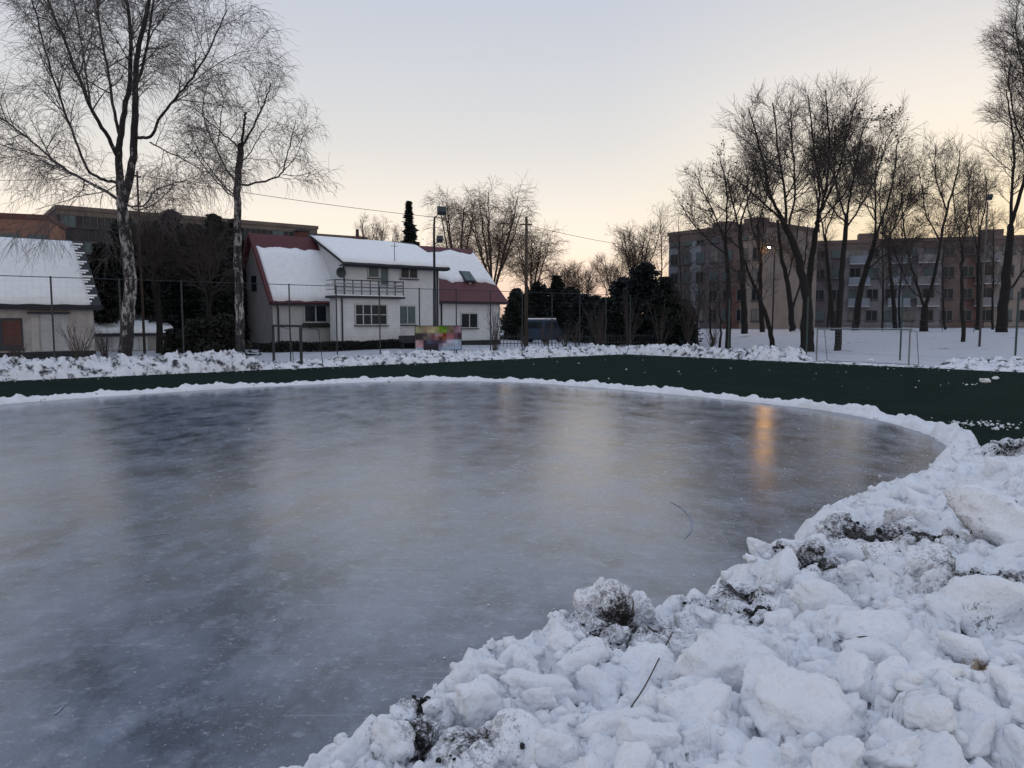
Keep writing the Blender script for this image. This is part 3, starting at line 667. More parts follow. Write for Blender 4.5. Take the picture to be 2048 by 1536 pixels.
def main_house():
    A = ypt(690, 690, 54.0); z0 = float(terrain(A[0], A[1])); ang = math.atan2(U[1], U[0])
    fr = Frame((A[0], A[1], 0), ang); E = empty('house', (A[0], A[1], z0), ang); h = lambda px, py, ly=0.0: (fr.hit(px, py, ly)[0], fr.hit(px, py, ly)[1] - z0)
    tag(E, 'white two storey house with balcony, snowy roofs and red gabled wings', 'house')
    # middle block
    xr = h(878, 600)[0]; ze = h(780, 528)[1]; dep = 4.6; zt = h(700, 482, dep)[1]
    m = MB().prism([(0, -.1), (0, ze), (dep, zt), (dep, -.1)], 'x', 0, xr); m.build('wall', 'wall_white', E)
    m = MB().box(-.02, xr + .02, -.04, dep, -.15, .42); m.build('plinth', 'plinth', E)
    sl = np.array([0, dep, zt - ze]); sl /= np.linalg.norm(sl); nr = np.array([0, -sl[2], sl[1]])
    oo = np.array([-.35, -.65, ze - .65 * sl[2] / sl[1] + .02]); Lr = xr + .9
    ln = (dep + .7) / sl[1]
    r = MB().hexa([oo, oo + [Lr, 0, 0], oo + [Lr, 0, 0] + sl * ln, oo + sl * ln], nr * .18).build('roof', 'roof_dark', E)
    snow_slab(E, 'roof_snow', oo + nr * .18, (1, 0, 0), sl, nr, Lr - .1, lambda u: ln - .05 - .4 * max(0, (u - Lr + 2.5) / 2.5), lambda u: .06 + .03 * math.sin(u * 3), .16, seed=3)
    MB().tube([oo + [0, -.07, .05], oo + [Lr, -.07, .05]], .08, 8).build('gutter', 'trim_dark', E)
    MB().box(-.33, Lr - .4, -.62, -.0, oo[2] - .08, oo[2] + .02).build('soffit', 'trim_dark', E)
    for px0, px1, py0, py1, ml, gl in [(735, 758, 531, 556, 0, 'curtain_glass'), (800, 835, 533, 558, 1, 'glass'), (797, 831, 611, 649, 1, 'curtain_glass')]:
        (a, t), (b, c) = h(px0, py0), h(px1, py1); window(E, a, b, c, t, 0, ml, gl)
    a, t = h(759, 530); b, c = h(777, 563); window(E, a, b, c - .4, t, 0, 0, 'curtain_glass', sill=False)
    # ground floor bay carrying the balcony
    by = -1.1; bx0 = h(668, 640, by)[0] + .25; bx1 = h(800, 640, by)[0]; bz = h(740, 597, by)[1]
    MB().box(bx0, bx1, by, -.002, -.1, bz).build('bay', 'wall_white', E)
    MB().box(bx0 - .02, bx1 + .02, by - .04, -.01, -.12, .40).build('bay_plinth', 'plinth', E)
    bal = MB().box(bx0 - .35, bx1 + .25, by - .35, -.003, bz + .003, bz + .16).build('balcony', 'trim_dark', E)
    MB().box(bx0 - .3, bx1 + .2, by - .3, -.02, bz + .163, bz + .24).build('balcony_snow', 'snow_roof', bal)
    rz = bz + .24; rh = 1.0
    for k in range(9):
        x = bx0 - .25 + (bx1 - bx0 + .4) * k / 8; MB().box(x - .03, x + .03, by - .29, by - .23, rz, rz + rh).build('railing_post', 'metal_dark', bal)
    for z in (.25, .5, .75, 1.0): MB().box(bx0 - .28, bx1 + .18, by - .30, by - .22, rz + z - .035, rz + z + .035).build('railing_bar', 'metal_grey' if z < 1 else 'metal_dark', bal)
    for x in (bx0 - .25, bx1 + .15):
        for z in (.35, .7, 1.0): MB().box(x - .025, x + .025, by - .22, -.02, rz + z - .03, rz + z + .03).build('railing_bar', 'metal_grey', bal)
    (a, t), (b, c) = h(709, 608, by), h(774, 650, by); window(E, a, b, c, t, by, 3, 'glass', transom=.5)
    # satellite dish
    dx, dz = h(682, 545, -.6); d = MB(); n = 20
    ring = [(dx + .38 * math.cos(2 * math.pi * i / n), -.62, dz + .38 * math.sin(2 * math.pi * i / n)) for i in range(n)]
    mid = [(dx + .2 * math.cos(2 * math.pi * i / n), -.54, dz + .2 * math.sin(2 * math.pi * i / n)) for i in range(n)]
    d.add(ring + mid + [(dx, -.52, dz)], [(i, (i + 1) % n, n + (i + 1) % n, n + i) for i in range(n)] + [(n + i, n + (i + 1) % n, 2 * n) for i in range(n)])
    d.tube([(dx, -.53, dz), (dx, -.02, dz - .1)], .03, 6); d.tube([(dx, -.62, dz - .38), (dx, -1.0, dz - .05)], .015, 5)
    d.build('satellite_dish', 'metal_dark', E, True)
    MB().tube([(-.1, -.06, ze - .1), (-.02, -.09, ze - .5), (-.02, -.09, bz + .3)], .06, 8).build('downpipe', 'trim_dark', E)
    MB().tube([(bx0 + .35, by - .08, bz), (bx0 + .35, by - .08, .2)], .055, 8).build('downpipe', 'trim_dark', E)
    MB().tube([(xr - .2, -.09, ze - .1), (xr - .2, -.09, .3)], .07, 8).build('downpipe', 'trim_dark', E)
    # aerials and chimneys
    x, z = h(785, 520, 0); MB().tube([(x, -.3, z - .2), (x, -.3, z + 1.3)], .025, 5).tube([(x - .3, -.3, z + 1.0), (x + .3, -.3, z + 1.0)], .015, 4).build('aerial', 'metal_dark', E)
    x, z = h(716, 475, dep); c = MB().box(x - .35, x + .35, dep - .2, dep + .4, zt - .3, z + .05).build('chimney', 'brick_red', E); MB().tube([(x, dep + .1, z + .05), (x, dep + .1, z + .65)], .13, 8).build('chimney_pot', 'trim_dark', c)
    # left wing: steep red gable with snow on the slope towards us
    wy = 1.3; dl = 3.2; x0 = h(546, 640, wy)[0]; x1 = h(668, 640, wy)[0] + 1.0; zl = h(610, 596, wy)[1]; zr = h(570, 474, wy + dl)[1]
    x1 = min(x1, -.01)
    m = MB().prism([(wy, -.1), (wy, zl), (wy + dl, zr - .3), (wy + 2 * dl, zl), (wy + 2 * dl, -.1)], 'x', x0, x1 + .8); m.build('wing_wall', 'wall_grey', E)
    MB().box(x0 - .03, x1, wy - .05, wy + 2 * dl, -.15, .45).build('plinth', 'plinth', E)
    s2 = np.array([0, dl, zr - zl]); s2 /= np.linalg.norm(s2); n2 = np.array([0, -s2[2], s2[1]]); l2 = math.hypot(dl, zr - zl) + .55
    ov = .35; o2 = np.array([x0 - ov, wy, zl]) - s2 * .55; Lw = (x1 + .55) - x0 + ov
    rf = MB().hexa([o2, o2 + [Lw, 0, 0], o2 + [Lw, 0, 0] + s2 * l2, o2 + s2 * l2], n2 * .15)
    b2 = np.array([0, -s2[1], s2[2]]); nb = np.array([0, s2[2], s2[1]]); o3 = np.array([x0 - ov, wy + 2 * dl, zl]) - np.array([0, -s2[1], s2[2]]) * .55
    o3 = np.array([x0 - ov, wy + 2 * dl + s2[1] * .55, zl - s2[2] * .55])
    rf.hexa([o3, o3 + [Lw, 0, 0], o3 + [Lw, 0, 0] + b2 * l2 * .995, o3 + b2 * l2 * .995], nb * .15); rf.build('roof', 'roof_red', E)
    for xx in (x0 - ov - .03, x0 - ov + Lw - .12): MB().hexa([o2 + [xx - (x0 - ov), 0, 0], o2 + [xx - (x0 - ov) + .16, 0, 0], o2 + [xx - (x0 - ov) + .16, 0, 0] + s2 * l2, o2 + [xx - (x0 - ov), 0, 0] + s2 * l2], n2 * .26 ).build('barge_board', 'roof_red', E)
    tp = l2 * .80
    snow_slab(E, 'roof_snow', o2 + n2 * .15 + [.25, 0, 0], (1, 0, 0), s2, n2, Lw - .55, lambda u: tp + .22 * float(fbm(u * 2.0, 3.3, 0, 5, 3)), lambda u: .15 + .14 * float(fbm(u * 1.7, 1.3, 0, 6, 3)), .10, seed=5)
    MB().tube([o2 + [-.05, -.06, -.02], o2 + [Lw, -.06, -.02]], .07, 8).build('gutter', 'trim_dark', E)
    MB().box(x0 - .1, x1, wy - .30, wy, zl - .36, zl - .20).build('soffit', 'trim_dark', E)
    (a, t), (b, c) = h(607, 610, wy), h(654, 645, wy); window(E, a, b, c, t, wy, 1, 'glass')
    MB().box(a - .15, b + .15, wy - .25, wy - .002, c - .35, c - .12).build('flower_box', 'hedge', E)
    MB().tube([(x0 + .1, wy - .4, zl - .3), (x0 + .35, wy - .1, zl - .8), (x0 + .35, wy - .1, .2)], .06, 8).build('downpipe', 'trim_dark', E)
    c = MB().box(x1 - 1.2, x1 - .4, wy + dl + .2, wy + dl + .9, zr - .4, zr + .55).build('chimney', 'brick_red', E); MB().box(x1 - 1.3, x1 - .3, wy + dl + .1, wy + dl + 1.0, zr + .55, zr + .68).build('chimney_cap', 'trim_dark', c)
    MB().prism([(wy + .03, .46), (wy + .03, zl - .02), (wy + dl, zr - .36), (wy + 2 * dl - .03, zl - .02), (wy + 2 * dl - .03, .46)], 'x', x0 - .03, x0 - .002).build('gable_shade_panel', 'wall_shaded', E)  # added dark panel: the gable's shade and twig screening put into its colour
    # left gable window
    g = MB().box(x0 - .06, x0 - .01, wy + dl - .5, wy + dl + .4, zl + .5, zl + 1.6).build('window', 'glass', E)
    # right wing
    ry = .9; x2 = xr + .55; x3 = h(1000, 640, ry)[0]; zq = h(950, 598, ry)[1]; dr = 4.8; zk = h(960, 503, ry + dr)[1]
    m = MB().prism([(ry, -.1), (ry, zq), (ry + dr, zk - .25), (ry + 2 * dr, zq), (ry + 2 * dr, -.1)], 'x', x2, x3); m.build('wing_wall', 'wall_white', E)
    MB().box(x2 - .02, x3 + .03, ry - .05, ry + 2 * dr, -.15, .40).build('plinth', 'plinth', E)
    MB().box(xr + .003, x2 - .003, 1.6, 1.8, -.1, zq).build('entrance_recess', 'plinth', E)
    s3 = np.array([0, dr, zk - zq]); s3 /= np.linalg.norm(s3); n3 = np.array([0, -s3[2], s3[1]]); l3 = math.hypot(dr, zk - zq) + .5
    o4 = np.array([xr + .05, ry, zq]) - s3 * .5; L4 = x3 + .55 - xr - .05
    rf = MB().hexa([o4, o4 + [L4, 0, 0], o4 + [L4, 0, 0] + s3 * l3, o4 + s3 * l3], n3 * .15)
    o5 = np.array([xr + .05, ry + 2 * dr + s3[1] * .5, zq - s3[2] * .5]); b3 = np.array([0, -s3[1], s3[2]]); rf.hexa([o5, o5 + [L4, 0, 0], o5 + [L4, 0, 0] + b3 * l3 * .995, o5 + b3 * l3 * .995], np.array([0, s3[2], s3[1]]) * .15)
    # ridge continuing left behind the middle block
    q = np.array([xr - 6.5, 0, 0]) - np.array([xr + .05, 0, 0])
    up = o4 + s3 * (l3 * .72); rf.hexa([up + q, up, up + s3 * (l3 * .28), up + q + s3 * (l3 * .28)], n3 * .15)
    rf.build('roof', 'roof_red', E)
    edge = lambda u: l3 * (.37 - .10 * float(sstep(.45, 1, u / L4))) + .9 * float(fbm(u * .9, 2.1, 0, 15, 4))
    snow_slab(E, 'roof_snow', o4 + n3 * .15, (1, 0, 0), s3, n3, L4 - .05, lambda u: l3 * (.90 + .12 * float(fbm(u * .6, 7.1, 0, 16, 3))), edge, .12, seed=8)
    a, z = h(927, 554, 3.0); so = o4 + n3 * .16 + s3 * (l3 * .33) + [(a - o4[0]) - .5, 0, 0]
    sk = MB().hexa([so, so + [1.1, 0, 0], so + [1.1, 0, 0] + s3 * 1.3, so + s3 * 1.3], n3 * .22).build('skylight', 'roof_dark', E)
    so = so + n3 * .225 + [.1, 0, 0] + s3 * .1; MB().hexa([so, so + [.9, 0, 0], so + [.9, 0, 0] + s3 * 1.1, so + s3 * 1.1], n3 * .02).build('pane', 'curtain_glass', sk)
    MB().tube([o4 + [0, -.06, -.02], o4 + [L4, -.06, -.02]], .07, 8).build('gutter', 'trim_dark', E)
    MB().tube([(x2 + .25, ry - .09, zq - .4), (x2 + .25, ry - .09, .2)], .06, 8).build('downpipe', 'trim_dark', E)
    (a, t), (b, c) = h(921, 626, ry), h(955, 656, ry); window(E, a, b, c, t, ry, 1, 'glass')
    return fr, z0, xr
HF, HZ, HXR = main_house()
def hloc(lx, ly): return HF.o + HF.ex * lx + HF.ey * ly
# low dark hedge along the house and a garden bench
def leaf_cloud(g, n, cx, cy, cz, rx, ry, rz, size, shell=.55):
    d = g.normal(0, 1, (n, 3)); d /= np.linalg.norm(d, axis=1)[:, None]; r = (shell + (1 - shell) * g.random(n)) ** .7
    return np.stack([cx + d[:, 0] * r * rx, cy + d[:, 1] * r * ry, cz + d[:, 2] * r * rz], -1)
def leaf_mesh(name, P, size, g, long=1.6, dirs=None):
    n = len(P); a = g.normal(0, 1, (n, 3)) if dirs is None else dirs + g.normal(0, .35, (n, 3)); a /= np.linalg.norm(a, axis=1)[:, None]
    b = np.cross(a, g.normal(0, 1, (n, 3))); b /= np.linalg.norm(b, axis=1)[:, None] + 1e-9
    s = size * g.uniform(.6, 1.4, (n, 1))
    V = np.stack([P - a * s * long * .5, P + b * s * .4, P + a * s * long * .5, P - b * s * .4], 1).reshape(-1, 3)
    return np_mesh(name, V, np.arange(4 * n).reshape(n, 4))
def house_bits():
    g = np.random.default_rng(21)
    a = hloc(-6.5, -1.6); ex = HF.ex; pts = []
    n = 9000; l = g.uniform(0, 14, n); w = g.uniform(0, .7, n); zz = g.uniform(0, .62, n) * (1 + .3 * fbm(l * .6, 0 * l, 0, 4, 2)); 
    base = np.array(hloc(-6.8, -1.9)); P = base[None] + HF.ex[None] * l[:, None] + HF.ey[None] * w[:, None]; P[:, 2] = HZ + zz
    E = empty('clipped_hedge', (base[0], base[1], HZ)); o = obj('foliage', leaf_mesh('foliage', P - np.array([base[0], base[1], HZ]), .12, g), 'hedge', E)
    tag(E, 'low dark hedge running along the foot of the white house', 'hedge')
    p = hloc(4.2, -2.4); B = empty('garden_bench', (p[0], p[1], HZ), HF.a); tag(B, 'dark garden bench with backrest before the white house wall', 'bench')
    MB().box(-.9, .9, 0, .45, .42, .48).build('seat', 'trim_dark', B); MB().box(-.9, .9, .42, .48, .5, .95).build('backrest', 'trim_dark', B)
    for x in (-.8, .74): MB().box(x, x + .06, .02, .46, 0, .42).build('leg', 'trim_dark', B)
house_bits()
def left_house():
    A = ypt(0, 700, 40.0); ang = math.atan2(U[1], U[0]); z0 = float(terrain(A[0], A[1])); fr = Frame((A[0], A[1], 0), ang); h = lambda px, py, ly=0.0: (fr.hit(px, py, ly)[0], fr.hit(px, py, ly)[1] - z0)
    E = empty('house', (A[0], A[1], z0), ang); tag(E, 'low old house with big snow covered roof at the left edge', 'house')
    x0 = -8; x1 = h(188, 650)[0]; ze = h(90, 603)[1]; dep = 4.2; zr = h(100, 482, dep)[1]
    MB().prism([(0, -.1), (0, ze), (dep, zr - .2), (2 * dep, ze), (2 * dep, -.1)], 'x', x0, x1).build('wall', 'wall_stain', E)
    s = np.array([0, dep, zr - ze]); s /= np.linalg.norm(s); n = np.array([0, -s[2], s[1]]); L = math.hypot(dep, zr - ze) + .45
    o = np.array([x0 - .3, 0, ze]) - s * .45; Lw = x1 + .35 - x0 + .3
    r = MB().hexa([o, o + [Lw, 0, 0], o + [Lw, 0, 0] + s * L, o + s * L], n * .14); b = np.array([0, -s[1], s[2]]); o2 = np.array([x0 - .3, 2 * dep + s[1] * .45, ze - s[2] * .45])
    r.hexa([o2, o2 + [Lw, 0, 0], o2 + [Lw, 0, 0] + b * L * .995, o2 + b * L * .995], np.array([0, s[2], s[1]]) * .14); r.build('roof', 'roof_dark', E)
    snow_slab(E, 'roof_snow', o + n * .14, (1, 0, 0), s, n, Lw - .55, lambda u: L * .985, lambda u: .05 + .03 * math.sin(u * 4), .15, seed=12)
    # bare tile courses along the verge with snow caught on each
    for i in range(20):
        v = .25 + i * (L - .4) / 20; w = .16 + .46 * (i * 37 % 11) / 11
        q = o + n * .145 + s * (v + .05 * math.sin(i * 2.3)) + [Lw - .60, 0, 0]; MB().hexa([q, q + [w, 0, 0], q + [w, 0, 0] + s * .12, q + s * .12], n * .05).build('tile_course', 'snow_roof', E)
    MB().box(x0 - .3, x1 + .35, -.42, .0, ze - .45, ze - .25).build('soffit', 'trim_dark', E)
    MB().tube([o + [0, -.06, 0], o + [Lw, -.06, 0]], .07, 8).build('gutter', 'trim_dark', E)
    (a, t), (b_, c) = h(-30, 636), h(47, 690); d = MB().box(a, b_, -.06, .02, c - .3, t).build('door', 'roof_dark', E); MB().box(b_ - .9, b_ - .1, -.08, -.06, c + .0, t - .15).build('door_panel', 'brick_red', d)
    (a, t), (b_, c) = h(80, 628), h(138, 694); MB().box(a, b_, -.05, .02, c - .2, t).build('wall_panel', 'wall_grey', E); MB().box(a - .6, b_ + .1, -.3, .0, t + .02, t + .12).build('canopy', 'trim_dark', E)
    (a, t), (b_, c) = h(60, 625), h(79, 694); MB().box(a, b_, -.04, .02, c - .2, t - .3).build('wall_panel', 'wall_cream', E)
    MB().box(x0, x1 + .02, -.08, .0, -.1, .35).build('plinth', 'plinth', E)
left_house()
def slab_block(label, name, pL, pR, ztop_px, z0, dep, floors, cols, walls, mwin, band=None, winsize=(1.3, 1.4), glass='glass', roofm='block_band', skip=0):
    """long flat-roofed apartment block between ground points pL and pR (left and right ends of its facade)"""
    d = np.array(pR[:2]) - np.array(pL[:2]); L = float(np.hypot(*d)); ang = math.atan2(d[1], d[0]); E = empty(name, (pL[0], pL[1], z0), ang); tag(E, label, 'apartment block'); H = ztop_px
    x = 0
    for i, (frac, m) in enumerate(walls):
        x2 = x + frac * L; MB().box(x, x2, 0 - .004 * (i % 2), dep, -.5, H).build('wall_section', m, E); x = x2
    MB().box(-.15, L + .15, -.18, dep + .15, H, H + .45).build('parapet', roofm, E)
    if band: MB().box(-.02, L + .02, -.06, 0, H - band, H - .002).build('cornice', roofm, E)
    fh = H / floors; protos = {}
    for f in range(floors):
        for c in range(cols):
            cx = (c + .5) * L / cols; z = f * fh + .95
            gi = [0, 0, 1, 0, 2, 1, 0][int(hsh(f, c, int(L), 5) * 7)]
            if gi not in protos:
                o = window(E, -winsize[0] / 2, winsize[0] / 2, 0, winsize[1], -.02, 1, (glass, 'curtain_glass', 'blind_glass')[gi], mwin, .06, sill=True); protos[gi] = o
            else:
                o = protos[gi].copy(); COL.objects.link(o)
                for k in protos[gi].children: kc = k.copy(); COL.objects.link(kc); kc.parent = o
            o.location = (cx, 0, z)
    return E, L
# dark block behind the birches
pl = ypt(122, 600, 85.); pr = ypt(637, 600, 104.)
E, L = slab_block('long dark flat roofed apartment block behind the birch trees', 'apartment_block', pl, pr, ypt(122, 409, 85.)[2] - .8, .32, 11, 5, 14, [(.9, 'block_dark'), (.1, 'block_band')], 'frame_dark', .6, (1.5, 1.4), 'glass')
# red brick building at the far left
pl = ypt(-160, 600, 70.); pr = ypt(106, 600, 74.)
E, L = slab_block('orange brick building showing above the snowy roof at the left edge', 'brick_building', pl, pr, ypt(60, 428, 72.)[2] - .6, .32, 9, 3, 5, [(1, 'brick_orange')], 'frame_grey', None, (1.6, 1.5), 'curtain_glass', 'brick_red')
# low pale building behind the house roof
pl = ypt(590, 600, 130.); pr = ypt(735, 600, 138.)
slab_block('pale distant building peeping over the house roof', 'distant_building', pl, pr, ypt(680, 471, 134.)[2] - .6, .32, 10, 4, 5, [(1, 'block_beige')], 'frame_grey')
# right: tall block seen at its corner, then the long block
zb = 1.35
pl = ypt(1336, 600, 97.); pr = ypt(1528, 600, 86.)
HB = ypt(1500, 447, 87.5)[2] - zb - .4
E, L = slab_block('taller apartment block with bluish and red panels behind the leafless trees', 'apartment_block', pl, pr, HB, zb, 11, 5, 7, [(.10, 'block_blue'), (.14, 'block_lilac'), (.12, 'block_blue'), (.24, 'block_lilac'), (.17, 'block_brown'), (.23, 'block_beige')], 'frame_grey', .9, (1.2, 1.35), 'glass', 'block_brown')
MB().box(.60 * L + .05, .77 * L - .05, -.016, 0, .0, HB * .42).build('lower_panel', 'block_terracotta', E)
for x in (4.5, 9): MB().box(x, x + 2.2, 3, 5, HB + .45, HB + 1.5).build('roof_housing', 'block_brown', E)
pl = ypt(1585, 600, 105.); pr = ypt(2330, 600, 92.)
HB = ypt(1800, 478, 101.)[2] - zb - .4
E, L = slab_block('long apartment block with grey, pale blue and terracotta sections at the right', 'apartment_block', pl, pr, HB, zb, 12, 4, 19, [(.14, 'block_lilac'), (.08, 'block_grey'), (.06, 'block_grey'), (.05, 'block_blue'), (.10, 'block_grey'), (.07, 'block_brown'), (.05, 'block_terracotta'), (.13, 'block_beige'), (.32, 'block_grey')], 'frame_grey', .9, (1.4, 1.4), 'glass', 'block_brown')
for c in (.165, .28, .36, .52): 
    for f in range(1, 4):
        b = MB().box(c * L, c * L + 2.6, -1.1, -.02, f * HB / 4 + .1, f * HB / 4 + 1.1).build('balcony', 'block_blue' if c < .3 else 'block_grey', E); MB().box(c * L - .05, c * L + 2.65, -1.15, -.01, f * HB / 4 - .05, f * HB / 4 + .09).build('balcony_slab', 'wall_grey', b)
for fx in (.2, .55, .8): MB().box(fx * L, fx * L + 2.5, 3, 5, HB + .45, HB + 1.6).build('roof_housing', 'block_brown', E)
# ------------------------------------------------------------------ fences, posts, goals
def fence_left():
    p = LP(0, 2.5); E = empty('wire_fence', (p[0], p[1], 0), math.atan2(U[1], U[0])); tag(E, 'tall dark wire fence on posts between snow bank and houses', 'fence')
    H = 4.3; me = MB().tube([(0, 0, 0), (0, 0, H)], .038, 8).mesh('post')
    for i in range(-3, 15):
        o = obj('post', me, 'metal_dark', E); o.location = (-.55 + 2.7 * i + 2.7, 0, 0)
    x0, x1 = -7.5, 38.0
    MB().tube([(x0, 0, H - .05), (x1, 0, H - .05)], .020, 6).build('top_rail', 'metal_dark', E)
    m = MB()
    for k in range(1, 18): m.tube([(x0, .03, k * H / 18), (x1, .03, k * H / 18)], .0012, 3, False)
    x = x0
    while x < x1: m.tube([(x, .035, .1), (x, .035, H)], .0012, 3, False); x += .25
    m.build('wire_mesh', 'metal_dark', E)
fence_left()
def fence_right():
    p = CORN + U * 6.0; E = empty('wire_fence', (p[0], p[1], 0), math.atan2(V_[1], V_[0])); tag(E, 'widely spaced green fence posts with thin wires right of the pitch', 'fence')
    H = 3.9; me = MB().tube([(0, 0, -.2), (0, 0, H)], .055, 8).mesh('post')
    for s in (4.4, 10.3, 16.2, 22.1, 28): o = obj('post', me, 'metal_green', E); o.location = (s, 0, 0)
    m = MB()
    for z in (3.8, 2.0, .3): m.tube([(2, 0, z), (30, 0, z)], .004, 3, False)
    m.build('wire', 'metal_dark', E)
fence_right()
def garden_fence():
    # low wire fence along the gardens behind the left fence, and the railing on the right bank
    a = ypt(1000, 680, 60); b = ypt(1390, 680, 66); d = b - a; L = float(np.hypot(d[0], d[1])); E = empty('garden_fence', (a[0], a[1], float(terrain(a[0], a[1]))), math.atan2(d[1], d[0])); tag(E, 'low garden fence with thin pickets before the dark evergreens', 'fence')
    me = MB().box(-.02, .02, -.012, .012, 0, .95).mesh('picket')
    for i in range(int(L / .3)): o = obj('picket', me, 'metal_dark', E); o.location = (i * .3, 0, 0)
    for z in (.25, .8): MB().box(0, L, .015, .045, z - .025, z + .025).build('rail', 'metal_dark', E)
    a = ypt(1600, 650, 73); b = ypt(2300, 650, 60); d = b - a; L = float(np.hypot(d[0], d[1])); E = empty('railing', (a[0], a[1], float(terrain(a[0], a[1])) - .02), math.atan2(d[1], d[0])); tag(E, 'thin dark railing along the top of the snowy bank', 'railing')
    me = MB().tube([(0, 0, 0), (0, 0, 1.1)], .03, 6).mesh('post')
    for i in range(int(L / 2.4) + 1): o = obj('post', me, 'metal_dark', E); o.location = (i * 2.4, 0, 0)
    for z in (1.08, .55): MB().tube([(0, 0, z), (L, 0, z)], .022, 6).build('rail', 'metal_dark', E)
garden_fence()
def goal():
    p = CORN + V_ * 14.0 + U * .35; E = empty('football_goal', (p[0], p[1], .02), math.atan2(V_[1], V_[0])); tag(E, 'silver football goal standing at the right edge of the turf', 'goal')
    Hh = 1.9; W_ = 5.0; r = .045
    for x in (0, W_): MB().tube([(x, 0, 0), (x, 0, Hh)], r, 8).build('post', 'metal_grey', E)
    MB().tube([(-r, 0, Hh), (W_ + r, 0, Hh)], r, 8).build('crossbar', 'metal_grey', E)
    for x in (0, W_):
        MB().tube([(x, 0, Hh - .02), (x, .8, Hh - .1), (x, 1.25, 0)], .022, 6).build('net_support', 'metal_grey', E); MB().tube([(x, 0, .03), (x, 1.25, .03)], .022, 6).build('ground_bar', 'metal_grey', E)
    MB().tube([(0, 1.25, .03), (W_, 1.25, .03)], .022, 6).build('ground_bar', 'metal_grey', E)
    m = MB()
    for i in range(0, 34): x = W_ * i / 33; m.tube([(x, 0, Hh - .03), (x, .8, Hh - .12), (x, 1.25, .03)], .002, 3, False)
    for k in range(10): z = Hh * k / 10; y = 1.25 - .45 * k / 10; m.tube([(0, y, z), (W_, y, z)], .002, 3, False)
    m.build('net', 'frame_white', E)
    a = gpt(548, 727); b = gpt(603, 735); d = b - a; E = empty('goal_frame', (a[0], a[1], 0), math.atan2(d[1], d[0])); L = float(np.hypot(d[0], d[1])); tag(E, 'dark upright goal frame in the gap of the snow bank before the house', 'goal frame')
    for x in (0, L): MB().box(x - .06, x + .06, -.06, .06, -.05, 2.15).build('post', 'metal_dark', E)
    MB().box(.06, L - .06, -.06, .06, 2.03, 2.15).build('crossbar', 'metal_dark', E)
    for x in (0, L): MB().tube([(x, .06, 2.1), (x + .1, .9, 1.9), (x + .1, 1.1, 0)], .025, 6).build('net_support', 'metal_dark', E)
goal()
